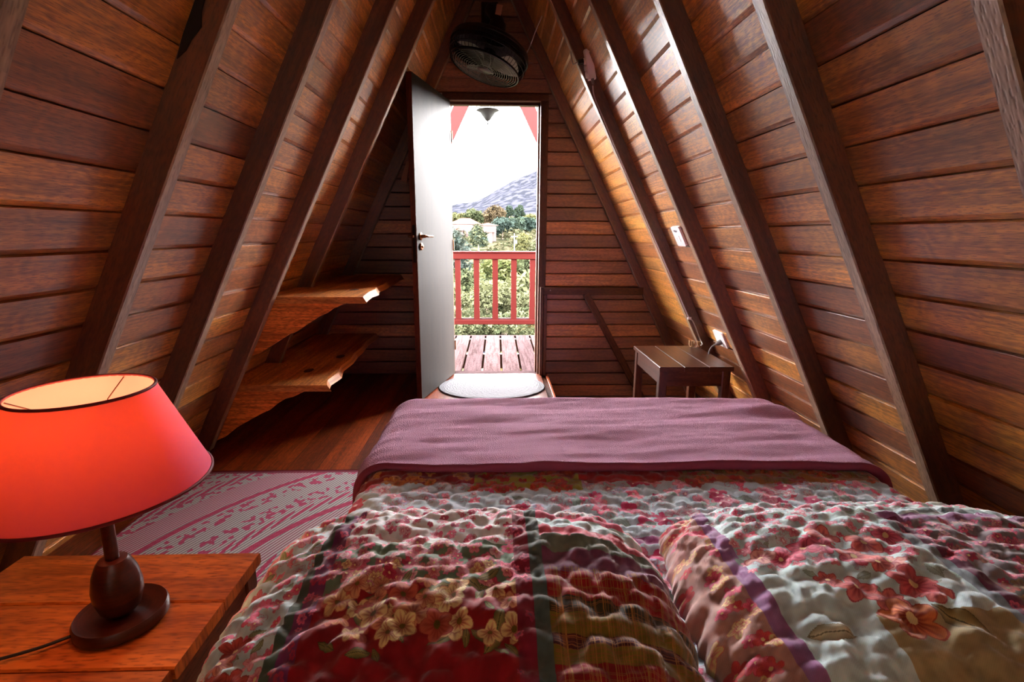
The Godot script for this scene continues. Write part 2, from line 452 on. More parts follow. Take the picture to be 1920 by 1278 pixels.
	while y < 3.0:
		var y1 := y + ey
		var spans: Array = []
		if y1 > oY + 0.02: spans = [[-1, 1]]
		else: spans = [[-1, 0], [0, 1]]
		for sp in spans:
			if y1 < -0.02 and sp[0] == -1: continue
			# ends follow the slopes
			var kl := tan(THL); var kr := -tan(THR)
			var l0: float; var l1: float; var k0 := Vector2.ZERO; var k1 := Vector2.ZERO
			if sp[0] == -1: l0 = plane_x(-1, 0.0, 0.02); k0 = Vector2(kl, 0)
			else: l0 = oX1
			if sp[1] == 1: l1 = plane_x(1, 0.0, 0.02); k1 = Vector2(kr, 0)
			else: l1 = oX0
			var lip := rng.randf_range(-0.0015, 0.0015)
			var pr := PackedVector2Array([Vector2(y + 0.003, 0.0), Vector2(y + 0.003, 0.014), Vector2(y + 0.010, 0.0225 + lip), Vector2(y1 - 0.003, 0.0225 + lip), Vector2(y1, 0.018), Vector2(y1, 0.0)])
			var s2 := begin()
			prism(s2, pr, Vector3(0, 0, WALLZ - 0.0225), Vector3.RIGHT, Vector3.UP, Vector3.BACK, l0, l1, rnd_uv(), k0, k1)
			put("plank", done(s2), M.end_plank[3 if absf(y - 1.128) < 0.04 or absf(y - 0.718) < 0.04 or absf(y - 0.307) < 0.04 else [0, 0, 1, 1, 2, 4][rng.randi() % 6]], wf)
		y = y1
	# ---------------- stair shaft under the opening
	var ss := begin()
	add_bar(ss, Vector3(0.34, -1.25, WALLZ - 0.1), Vector3(0.404, -0.024, -3.1), 1, 0.0)
	add_bar(ss, Vector3(0.34, -1.25, -3.15), Vector3(2.6, -0.03, -3.08), 1, 0.0)
	add_bar(ss, Vector3(0.34, -1.35, WALLZ - 0.1), Vector3(2.6, -1.2, -3.05), 0, 0.0)
	add_bar(ss, Vector3(1.9, -1.25, WALLZ - 0.1), Vector3(2.6, -0.6, -3.05), 1, 0.0)
	struct_put("wall_shaft", done(ss), M.end_plank[2], "brown timber sides of the stair opening in the floor right of the doorway", "wall")
	# ---------------- gable wall behind the camera, with an added curtained window for fill light
	var sn := begin()
	var zc := Vector3(0, 0, BACKZ)
	var wx0 := -0.42; var wx1 := 0.38; var wy0 := 1.28; var wy1 := 2.02
	for pg in [[[plane_x(-1, -0.1, 0.09), -0.1], [plane_x(1, -0.1, 0.09), -0.1], [plane_x(1, wy0, 0.09), wy0], [plane_x(-1, wy0, 0.09), wy0]], [[plane_x(-1, wy0, 0.09), wy0], [wx0, wy0], [wx0, wy1], [plane_x(-1, wy1, 0.09), wy1]], [[wx1, wy0], [plane_x(1, wy0, 0.09), wy0], [plane_x(1, wy1, 0.09), wy1], [wx1, wy1]], [[plane_x(-1, wy1, 0.09), wy1], [plane_x(1, wy1, 0.09), wy1], [plane_x(1, 3.08, 0.05), 3.08], [plane_x(-1, 3.08, 0.05), 3.08]]]:
		var po := PackedVector2Array()
		for q in pg: po.append(Vector2(q[0], q[1]))
		prism(sn, po, zc, Vector3.BACK, Vector3.RIGHT, Vector3.UP, 0.0, 0.1)
	struct_put("wall_near", done(sn), M.plank[1], "timber gable wall behind the bed head", "wall")
	var wn := base("window_1"); tag(wn, "unseen timber-framed window added behind the bed head for fill light", "window", "", "structure")
	var f := begin()
	add_bar(f, Vector3(wx0, wy0, BACKZ), Vector3(wx0 + 0.045, wy1, BACKZ + 0.09), 1)
	add_bar(f, Vector3(wx1 - 0.045, wy0, BACKZ), Vector3(wx1, wy1, BACKZ + 0.09), 1)
	add_bar(f, Vector3(wx0 + 0.045, wy0, BACKZ), Vector3(wx1 - 0.045, wy0 + 0.045, BACKZ + 0.09), 0)
	add_bar(f, Vector3(wx0 + 0.045, wy1 - 0.045, BACKZ), Vector3(wx1 - 0.045, wy1, BACKZ + 0.09), 0)
	put("window_frame", done(f), M.frame, wn)
	put("pane", bar(Vector3(wx0 + 0.045, wy0 + 0.045, BACKZ + 0.05), Vector3(wx1 - 0.045, wy1 - 0.045, BACKZ + 0.054), 0, 0.0), M.glass, wn)
	var cu := plain(Color8(226, 206, 176), 0.9)
	cu.backlight_enabled = true; cu.backlight = Color(0.40, 0.38, 0.35)  # lets dimmed fill light in through the added window
	var cm := put("fill_curtain", sheet(80, 8, func(a: float, b: float): return Vector3(lerpf(wx0 - 0.05, wx1 + 0.05, a), lerpf(wy0 - 0.08, wy1 + 0.05, b), BACKZ - 0.035 + 0.015 * sin(a * 60.0)), func(a: float, b: float): return Vector2(a, b), Vector3.FORWARD), cu)
	tag(cm, "closed cream cloth dimming the added fill window behind the bed head", "fill_curtain")

func build_door() -> void:
	# frame
	var tf := base("trim_1"); tag(tf, "dark brown timber frame round the doorway", "door frame", "", "structure")
	put("jamb", bar(Vector3(-0.40, -0.02, -4.20), Vector3(-0.352, 2.105, -4.085), 1), M.frame, tf)
	put("jamb", bar(Vector3(0.332, -0.02, -4.20), Vector3(0.39, 2.105, -4.085), 1), M.frame, tf)
	put("head", bar(Vector3(-0.40, 2.105, -4.20), Vector3(0.39, 2.155, -4.085), 0), M.frame, tf)
	put("stop", bar(Vector3(0.318, 0.0, -4.20), Vector3(0.332, 2.105, -4.15), 1, 0.002), M.frame, tf)
	put("stop", bar(Vector3(-0.352, 2.088, -4.20), Vector3(0.332, 2.105, -4.15), 0, 0.002), M.frame, tf)
	put("sill", bar(Vector3(-0.352, -0.028, -4.20), Vector3(0.332, -0.001, -4.085), 0), M.deck[1], tf)
	# the leaf stands open into the room, hinged on the left
	var d := base("door_1", Vector3(-0.345, 0.0, -4.085)); tag(d, "plain brown wooden door standing open into the room with a lever handle", "door", "", "structure")
	d.rotation.y = atan2(-0.175, 0.71) - 0.0     # its local +z runs from hinge to free edge
	put("leaf", bar(Vector3(-0.036, 0.012, 0.0), Vector3(0.0, 2.10, 0.715), 1, 0.002), M.door, d)
	put("edge_strip", bar(Vector3(-0.0365, 0.012, 0.715), Vector3(0.0002, 2.10, 0.7185), 1, 0.001), M.door_edge, d)
	put("lock_plate", bar(Vector3(-0.028, 0.95, 0.7185), Vector3(-0.008, 1.19, 0.7205), 1, 0.0005), M.black_metal, d)
	put("latch", bar(Vector3(-0.023, 1.11, 0.7205), Vector3(-0.013, 1.125, 0.7285), 1, 0.001), M.steel, d)
	var side := Transform3D(Basis(Vector3(0, 0, 1), -PI / 2), Vector3.ZERO)       # lathe axis to +x
	var xf := Transform3D(Basis(Vector3(0, 0, 1), -PI / 2), Vector3(0.0, 1.118, 0.655))
	put("rose", lathe([Vector2(0, 0), Vector2(0.025, 0), Vector2(0.025, 0.006), Vector2(0.012, 0.011), Vector2(0.010, 0.04), Vector2(0, 0.042)], 24, xf), M.brass, d)
	put("handle", tube(curve([Vector3(0.036, 1.118, 0.655), Vector3(0.046, 1.118, 0.640), Vector3(0.047, 1.119, 0.60), Vector3(0.045, 1.117, 0.56), Vector3(0.040, 1.117, 0.535)], 0.01), 0.0085, 10), M.steel, d)
	xf.origin.y = 1.052
	put("key_rose", lathe([Vector2(0, 0), Vector2(0.024, 0), Vector2(0.024, 0.008), Vector2(0.020, 0.012), Vector2(0.008, 0.013), Vector2(0.008, 0.020), Vector2(0, 0.021)], 24, xf), M.brass, d)
	put("outer_handle", tube(curve([Vector3(-0.036, 1.118, 0.655), Vector3(-0.08, 1.118, 0.652), Vector3(-0.084, 1.118, 0.60), Vector3(-0.078, 1.118, 0.54)], 0.01), 0.0085, 8), M.steel, d)
	for hy in [0.25, 1.05, 1.85]:
		put("hinge", tube(PackedVector3Array([Vector3(0.006, hy - 0.04, -0.004), Vector3(0.006, hy + 0.04, -0.004)]), 0.006, 10), M.brass, d)

# ======================================================================= balcony
func build_outside() -> void:
	var dk := base("balcony_deck"); tag(dk, "balcony deck of pinkish weathered boards with open gaps beyond the doorway", "deck", "", "structure")
	var x := -2.005
	var i := 0
	while x < 2.0:
		put("deck_board", bar(Vector3(x + 0.010, -0.052, -5.87), Vector3(x + 0.161, -0.026, -4.205), 2, 0.003), M.deck[i % 3], dk)
		x += 0.1705; i += 1
	for z in [-4.3, -5.05, -5.80]:
		put("joist", bar(Vector3(-2.0, -0.20, z - 0.03), Vector3(2.0, -0.053, z + 0.03), 0), M.frame, dk)
	put("edge_board", bar(Vector3(-2.0, -0.22, -5.90), Vector3(2.0, -0.030, -5.872), 0), M.deck[0], dk)
	var rl := base("balcony_railing"); tag(rl, "red painted railing with shaped flat balusters at the edge of the balcony", "railing")
	put("top_rail", bar(Vector3(-1.9, 0.862, -5.735), Vector3(1.9, 0.932, -5.665), 0, 0.006), M.red, rl)
	put("cap", bar(Vector3(-1.9, 0.932, -5.75), Vector3(1.9, 0.948, -5.65), 0, 0.004), M.red, rl)
	put("bottom_rail", bar(Vector3(-1.9, 0.135, -5.735), Vector3(1.9, 0.190, -5.675), 0, 0.006), M.red, rl)
	put("ledge", bar(Vector3(-1.9, 0.1915, -5.745), Vector3(1.9, 0.204, -5.70), 0, 0.002), M.deck[1], rl)
	var half := [[0.0, 0.032], [0.10, 0.032], [0.135, 0.028], [0.15, 0.032], [0.25, 0.0285], [0.315, 0.0285], [0.335, 0.033], [0.355, 0.0285], [0.42, 0.0285], [0.53, 0.032], [0.545, 0.028], [0.58, 0.031], [0.671, 0.031]]
	var outl := PackedVector2Array()
	for h in half: outl.append(Vector2(h[1], h[0]))
	for k in range(half.size() - 1, -1, -1): outl.append(Vector2(-half[k][1], half[k][0]))
	var bm := begin(); prism(bm, outl, Vector3(0, 0.1905, -5.70), Vector3.BACK, Vector3.RIGHT, Vector3.UP, -0.014, 0.014)
	var bmesh := done(bm)
	for k in range(-8, 9):
		var bx := -0.223 + 0.2065 * k
		if absf(bx) < 1.85: put("baluster", bmesh, M.red, rl, Vector3(bx, 0, 0))
	for px in [-1.152, 0.913, 1.95, -1.95]:
		put("post", bar(Vector3(px - 0.04, -0.03, -5.74), Vector3(px + 0.04, 0.93, -5.66), 1, 0.005), M.red, rl)
	# gable frame at the outer edge of the balcony, carried by a ridge beam
	var gf := base("gable_frame"); tag(gf, "red painted pair of sloping gable timbers framing the sky over the balcony", "gable frame", "", "structure")
	for side in [-1, 1]:
		for k in 2:
			var n := slope_n(side); var t := slope_t(side)
			var o := Vector3(0, EYE, 0) + n * ((DL if side < 0 else DR) + (0.0 if k == 0 else 0.165))
			var s := begin()
			prism(s, rect(0.0, 5.90, 0.145 if k == 0 else 0.12, 5.95, 0.003), o, t, n, Vector3.FORWARD, slope_s(side, -0.4, 0.0), slope_s(side, 3.0, 0.0) + 0.1 * k, rnd_uv())
			put("gable_timber", done(s), M.gable_red, gf)
	put("ridge_beam", bar(Vector3(-0.075, 2.98, -5.95), Vector3(0.025, 3.12, -4.33), 2), M.red, gf)
	# lantern
	var ln := base("hanging_lantern", Vector3(-0.078, 2.092, -4.9)); ln.scale = Vector3(1.1, 1.05, 1.1); tag(ln, "dark metal lantern with a flared rim and pointed finial hanging over the balcony", "lantern")
	put("finial", lathe([Vector2(0, 0), Vector2(0.007, 0.004), Vector2(0.009, 0.012), Vector2(0.005, 0.022), Vector2(0.007, 0.034)], 12), M.bronze, ln)
	put("bowl", lathe([Vector2(0.007, 0.032), Vector2(0.016, 0.036), Vector2(0.040, 0.066), Vector2(0.062, 0.100), Vector2(0.098, 0.116), Vector2(0.098, 0.121), Vector2(0.06, 0.123), Vector2(0.0, 0.123)], 8), M.bronze, ln)
	for k in 4:
		var a := TAU * k / 4.0 + 0.4
		put("bar", bar(Vector3(0.058 * cos(a) - 0.005, 0.121, 0.058 * sin(a) - 0.005), Vector3(0.058 * cos(a) + 0.005, 0.30, 0.058 * sin(a) + 0.005), 1, 0.001), M.bronze, ln)
	put("roof_cap", lathe([Vector2(0.09, 0.30), Vector2(0.092, 0.306), Vector2(0.03, 0.37), Vector2(0.012, 0.39), Vector2(0, 0.39)], 8), M.bronze, ln)
	put("chain", tube(PackedVector3Array([Vector3(0, 0.385, 0), Vector3(0, 0.862, 0)]), 0.005, 6), M.bronze, ln)

# ======================================================================= printed cloth
func flower(im: Image, cx: float, cy: float, r: float, petal: Color, deep: Color, heart: Color, n: int, rot: float) -> void:
	var w := im.get_width(); var h := im.get_height()
	for y in range(maxi(int(cy - r), 0), mini(int(cy + r) + 1, h)):
		for x in range(maxi(int(cx - r), 0), mini(int(cx + r) + 1, w)):
			var dx := x - cx; var dy := y - cy
			var d := sqrt(dx * dx + dy * dy) / r
			if d > 1.0: continue
			var a := atan2(dy, dx) + rot
			var e := 0.60 + 0.38 * absf(cos(a * n * 0.5))
			if d < e:
				var q := d / e
				var c := petal.lerp(deep, clampf(0.85 - q * 1.15 + 0.22 * sin(a * n * 3.0), 0.0, 1.0))
				if q > 0.93: c = c.lerp(deep, 0.5)
				if d < 0.17: c = heart
				im.set_pixel(x, y, c)

func leaf(im: Image, cx: float, cy: float, l: float, ang: float, c0: Color, c1: Color) -> void:
	var w := im.get_width(); var h := im.get_height()
	var ca := cos(ang); var sa := sin(ang)
	for y in range(maxi(int(cy - l), 0), mini(int(cy + l) + 1, h)):
		for x in range(maxi(int(cx - l), 0), mini(int(cx + l) + 1, w)):
			var u := ((x - cx) * ca + (y - cy) * sa) / l; var v := (-(x - cx) * sa + (y - cy) * ca) / l
			if absf(u) > 1.0: continue
			var e := 0.42 * (1.0 - u * u)
			if absf(v) < e:
				var c := c0.lerp(c1, absf(v) / e * 0.7)
				if absf(v) < 0.03 or absf(absf(v) - e) < 0.03: c = c1
				im.set_pixel(x, y, c)

func scatter(im: Image, rc: Rect2i, n: int, r0: float, r1: float, petals: Array, deep: Color, heart: Color) -> void:
	for k in n:
		flower(im, rng.randf_range(rc.position.x, rc.end.x), rng.randf_range(rc.position.y, rc.end.y), rng.randf_range(r0, r1), petals[rng.randi() % petals.size()], deep, heart, 4 + rng.randi() % 3, rng.randf() * 6.0)

func leaves(im: Image, rc: Rect2i, n: int, l0: float, l1: float, c0: Color, c1: Color) -> void:
	for k in n: leaf(im, rng.randf_range(rc.position.x, rc.end.x), rng.randf_range(rc.position.y, rc.end.y), rng.randf_range(l0, l1), rng.randf() * 6.3, c0, c1)

func grain(im: Image, amount: float) -> void:
	var nz := noise_img(im.get_width() / 2, im.get_height() / 2, 0.06, 5); nz.resize(im.get_width(), im.get_height(), Image.INTERPOLATE_BILINEAR)
	nz.convert(Image.FORMAT_L8)
	var b := nz.get_data(); var d := im.get_data()
	for i in b.size():
		var k := 1.0 + amount * (b[i] / 127.5 - 1.0) + (0.05 if i % 3 == 0 else 0.0)
		for c in 3: d[i * 3 + c] = clampi(int(d[i * 3 + c] * k), 0, 255)
	im.set_data(im.get_width(), im.get_height(), false, Image.FORMAT_RGB8, d)

func fr(im: Image, u0: float, v0: float, u1: float, v1: float, c: Color) -> Rect2i:
	var r := Rect2i(int(u0 * im.get_width()), int(v0 * im.get_height()), ceili((u1 - u0) * im.get_width()), ceili((v1 - v0) * im.get_height()))
	im.fill_rect(r, c)
	return r

func cloth(im: Image, relief := 0.05) -> StandardMaterial3D:
	im.generate_mipmaps()
	var m := StandardMaterial3D.new(); m.albedo_texture = ImageTexture.create_from_image(im); m.roughness = 0.85; m.metallic_specular = 0.3; m.albedo_color = Color(1.18, 1.18, 1.18)
	m.rim_enabled = true; m.rim = 1.0; m.rim_tint = 0.05
	return m

const MINT := Color8(178, 200, 200)
const PINK := Color8(206, 96, 122)
const ROSE := Color8(168, 44, 72)
const CREAM := Color8(206, 184, 128)
const DEEPRED := Color8(128, 18, 26)
const OLIVE := Color8(112, 96, 34)
const PLUM := Color8(106, 44, 84)

func pillow_print(which: int) -> StandardMaterial3D:
	var im := Image.create(760, 620, false, Image.FORMAT_RGB8)
	im.fill(MINT)
	var pk := [PINK, Color8(206, 140, 152), Color8(186, 86, 110), Color8(200, 170, 168)]
	if which == 0:
		scatter(im, fr(im, 0.0, 0.0, 0.17, 1.0, MINT), 150, 7, 17, [Color8(208, 156, 162), PINK, Color8(190, 110, 120), MINT], ROSE, CREAM)
		leaves(im, Rect2i(0, 200, 120, 400), 26, 9, 20, Color8(150, 156, 120), Color8(90, 96, 66))
		scatter(im, Rect2i(0, 420, 115, 190), 16, 16, 30, [Color8(190, 120, 90), Color8(170, 70, 60)], Color8(110, 24, 30), CREAM)
		scatter(im, fr(im, 0.22, 0.0, 0.66, 0.40, Color8(206, 208, 206)), 230, 5, 11, pk, ROSE, Color8(230, 200, 190))
		var b := fr(im, 0.22, 0.39, 0.66, 0.60, Color8(98, 116, 92))
		scatter(im, b, 130, 7, 15, [Color8(196, 130, 138), Color8(206, 176, 174), PINK, Color8(160, 90, 100)], ROSE, CREAM)
		fr(im, 0.22, 0.60, 0.66, 1.0, DEEPRED)
		scatter(im, Rect2i(185, 300, 310, 70), 40, 9, 16, [Color8(190, 120, 120), ROSE, CREAM], Color8(120, 20, 30), CREAM)
		leaves(im, Rect2i(195, 340, 285, 150), 44, 11, 22, Color8(140, 124, 70), Color8(64, 66, 34))
		scatter(im, Rect2i(195, 350, 285, 115), 42, 15, 28, [CREAM, Color8(190, 156, 104), Color8(186, 128, 92), Color8(170, 80, 60)], Color8(128, 36, 30), Color8(96, 76, 20))
		fr(im, 0.17, 0.0, 0.19, 1.0, Color8(64, 78, 64)); scatter(im, fr(im, 0.19, 0.0, 0.225, 1.0, PLUM), 50, 5, 10, [PINK, ROSE], PLUM, PLUM)
		scatter(im, fr(im, 0.625, 0.2, 0.66, 1.0, Color8(120, 28, 48)), 30, 5, 10, [PINK, ROSE], PLUM, PLUM); fr(im, 0.66, 0.0, 0.69, 1.0, Color8(78, 90, 84))
		var bands := [[0.0, Color8(190, 200, 196)], [0.16, PINK], [0.22, MINT], [0.30, Color8(190, 84, 100)], [0.37, Color8(104, 112, 100)], [0.43, Color8(112, 60, 88)], [0.52, Color8(140, 24, 30)], [0.63, Color8(60, 52, 34)], [0.68, OLIVE], [0.735, Color8(70, 22, 26)], [0.77, OLIVE], [0.81, DEEPRED], [1.0, DEEPRED]]
		for k in bands.size() - 1: fr(im, 0.69, bands[k][0], 1.0, bands[k + 1][0], bands[k][1])
		scatter(im, Rect2i(530, 0, 228, 110), 80, 5, 10, [PINK, Color8(220, 200, 200), MINT], ROSE, CREAM)
		for k in 60:
			im.fill_rect(Rect2i(526 + rng.randi() % 234, 310, 1, 300), Color8(150, 104, 50)); im.fill_rect(Rect2i(526, 310 + rng.randi() % 300, 234, 1), Color8(134, 84, 50))
	else:
		scatter(im, fr(im, 0.0, 0.0, 0.09, 1.0, Color8(170, 130, 120)), 60, 9, 17, [PINK, Color8(186, 70, 70), CREAM], ROSE, CREAM)
		fr(im, 0.09, 0.0, 0.12, 1.0, Color8(140, 96, 140))
		leaves(im, Rect2i(90, 20, 280, 360), 50, 8, 19, Color8(150, 170, 160), Color8(110, 124, 110))
		scatter(im, Rect2i(90, 0, 280, 330), 260, 6, 14, [Color8(206, 136, 150), PINK, Color8(210, 166, 176), MINT, Color8(150, 168, 176)], ROSE, Color8(220, 200, 200))
		scatter(im, Rect2i(100, 230, 250, 180), 16, 16, 30, [Color8(200, 110, 104), PINK, Color8(200, 150, 140)], Color8(130, 24, 44), CREAM)
		fr(im, 0.26, 0.70, 0.5, 1.0, Color8(150, 136, 98))
		flower(im, 240, 440, 42, Color8(190, 110, 64), Color8(118, 22, 20), CREAM, 5, 0.4)
		flower(im, 290, 372, 36, Color8(190, 84, 90), Color8(126, 24, 40), CREAM, 5, 1.4); flower(im, 205, 380, 30, Color8(200, 110, 110), Color8(130, 24, 40), CREAM, 5, 0.2)
		leaf(im, 300, 450, 38, 1.0, Color8(168, 146, 92), Color8(74, 66, 34)); leaf(im, 130, 450, 30, 0.2, Color8(196, 190, 160), Color8(110, 106, 80))
		scatter(im, fr(im, 0.49, 0.0, 1.0, 0.19, Color8(180, 194, 192)), 90, 5, 11, [PINK, Color8(206, 130, 146)], ROSE, MINT)
		fr(im, 0.49, 0.19, 1.0, 0.235, Color8(120, 138, 138)); fr(im, 0.49, 0.255, 1.0, 0.30, Color8(138, 90, 132))
		scatter(im, fr(im, 0.53, 0.30, 1.0, 0.62, Color8(120, 112, 116)), 230, 6, 13, [PINK, Color8(180, 90, 116), Color8(196, 150, 154), ROSE], PLUM, CREAM)
		scatter(im, fr(im, 0.53, 0.62, 1.0, 1.0, Color8(58, 52, 36)), 90, 8, 16, [Color8(164, 100, 54), Color8(150, 60, 44), Color8(140, 116, 80)], Color8(90, 20, 20), OLIVE)
		scatter(im, fr(im, 0.50, 0.28, 0.53, 1.0, Color8(96, 40, 70)), 30, 5, 10, [PINK, ROSE], PLUM, PLUM); fr(im, 0.485, 0.28, 0.50, 1.0, Color8(110, 120, 126))
	grain(im, 0.16)
	return cloth(im)

func quilt_print() -> StandardMaterial3D:
	var im := Image.create(1024, 952, false, Image.FORMAT_RGB8)       # 512 pixels to the metre
	im.fill(Color8(160, 180, 188))
	var z := func(depth: float) -> float: return (1.84 - depth) / 1.86
	var u := func(x: float) -> float: return (x - 0.348 + 1.0) / 2.0
	scatter(im, Rect2i(0, 0, 1024, 952), 3000, 6, 14, [PINK, Color8(186, 60, 106), Color8(206, 150, 168), Color8(150, 182, 186), Color8(160, 176, 196), Color8(190, 196, 200)], ROSE, Color8(220, 200, 200))
	leaves(im, Rect2i(0, 0, 1024, 952), 300, 8, 16, Color8(150, 176, 170), Color8(110, 134, 126))
	var v0: float = z.call(1.36); var v1: float = z.call(1.235)
	scatter(im, fr(im, 0.0, v0, u.call(0.0), v1, Color8(122, 30, 34)), 60, 6, 12, [CREAM, Color8(176, 130, 60)], Color8(120, 30, 20), OLIVE)
	scatter(im, fr(im, u.call(-0.06), v0, u.call(0.22), z.call(1.20), Color8(132, 128, 48)), 70, 6, 11, [Color8(150, 40, 30), Color8(170, 70, 40)], Color8(110, 20, 20), OLIVE)
	fr(im, u.call(0.22), v0, u.call(0.50), v1, Color8(150, 26, 26))
	scatter(im, fr(im, u.call(0.50), v0, 1.0, z.call(1.225), Color8(140, 96, 50)), 160, 6, 12, [Color8(186, 90, 40), Color8(150, 40, 30), Color8(120, 110, 50)], Color8(100, 24, 20), OLIVE)
	fr(im, 0.0, z.call(0.985), 1.0, z.call(0.955), Color8(136, 60, 110))
	grain(im, 0.08)
	return cloth(im)

func rug_print() -> StandardMaterial3D:
	var W := 1000; var H := 900                                           # 2.5 m x 2.25 m
	var d := PackedByteArray(); d.resize(W * H * 3)
	var nz := noise_img(W / 2, H / 2, 0.11, 21, FastNoiseLite.TYPE_SIMPLEX, 2); nz.resize(W, H, Image.INTERPOLATE_BILINEAR); nz.convert(Image.FORMAT_L8)
	var b := nz.get_data()
	var pinks := Color8(196, 24, 82); var pale := Color8(216, 208, 202); var grey := Color8(134, 126, 128)
	for y in H:
		for x in W:
			var px := -1.45 + 2.5 * x / W; var pz := -2.33 + 2.25 * y / H
			var r := Vector2(px + 0.02, pz + 1.22).length(); var a := atan2(pz + 1.22, px + 0.02)
			var n := b[y * W + x] / 255.0
			var stripe := (x + y / 2) % 6 < 3
			var c := pale if stripe else grey
			var dense := 0.0
			if absf(r - 1.36) < 0.014 or absf(r - 1.005) < 0.016 or absf(r - 0.74) < 0.04: dense = 0.95
			elif absf(r - 1.08) < 0.024 and absf(fposmod(a * r / 0.082, 1.0) - 0.5) < 0.27 * sqrt(maxf(0.0, 1.0 - pow((r - 1.08) / 0.024, 2.0))) + 0.02: dense = 0.95
			elif absf(r - 0.87) < 0.026 and absf(fposmod(a * r / 0.10, 1.0) - 0.5) < 0.26 * sqrt(maxf(0.0, 1.0 - pow((r - 0.87) / 0.026, 2.0))) + 0.02: dense = 0.95
			elif absf(r - 1.575) < 0.024 and absf(fposmod(a * r / 0.085, 1.0) - 0.5) < 0.27: dense = 0.95
			elif (r > 1.12 and r < 1.20) or (r > 1.26 and r < 1.33) or (r > 1.50 and r < 1.55) or (r > 1.61 and r < 1.72): dense = 0.85 if n > 0.60 else 0.0
			elif r > 1.38 and r < 1.50: dense = 0.55 if not stripe else 0.12
			elif r > 0.90 and r < 0.98: dense = 0.4 if not stripe else 0.0
			elif r < 0.84: dense = 0.8 if ((not stripe) or n > 0.62) else 0.15
			c = c.lerp(pinks, dense if (x / 2 + y / 2) % 3 > 0 else dense * 0.7)
			if y < 10: c = Color8(130, 16, 50)
			var i := (y * W + x) * 3
			d[i] = c.r8; d[i + 1] = c.g8; d[i + 2] = c.b8
	var im := Image.create_from_data(W, H, false, Image.FORMAT_RGB8, d)
	var m := cloth(im); m.rim = 0.2; m.albedo_color = Color(0.84, 0.82, 0.82)
	return m

# ======================================================================= bed
const BCX := 0.348
const BHW := 0.705
const BTOP := 0.50

# across the bed: arc length s from the middle -> (x, drop, normal x, normal y)
func bed_section(s: float, r := 0.06, extra := 0.0) -> Array:
	var a := absf(s); var g := signf(s); var hw := BHW + extra
	var flat := hw - r
	if a <= flat: return [BCX + s, 0.0, 0.0, 1.0]
	var ph := (a - flat) / r
	if ph < PI / 2: return [BCX + g * (flat + r * sin(ph)), r * (1.0 - cos(ph)), g * sin(ph), cos(ph)]
	var dn := a - flat - r * PI / 2
	return [BCX + g * (hw + 0.05 * dn), r + dn, g, 0.0]

var puff := FastNoiseLite.new()
var soft := FastNoiseLite.new()

func quilting(u: float, v: float, amp: float) -> float:      # u, v in metres
	var q := puff.get_noise_2d(u * 0.75 + 0.01 * soft.get_noise_2d(u * 40.0, v * 40.0), v)
	return amp * 1.25 * maxf(0.0, 1.0 - pow((q + 1.0) / 0.60, 2.0)) + amp * 0.5 * soft.get_noise_2d(u * 30.0 + 7.0, v * 30.0)

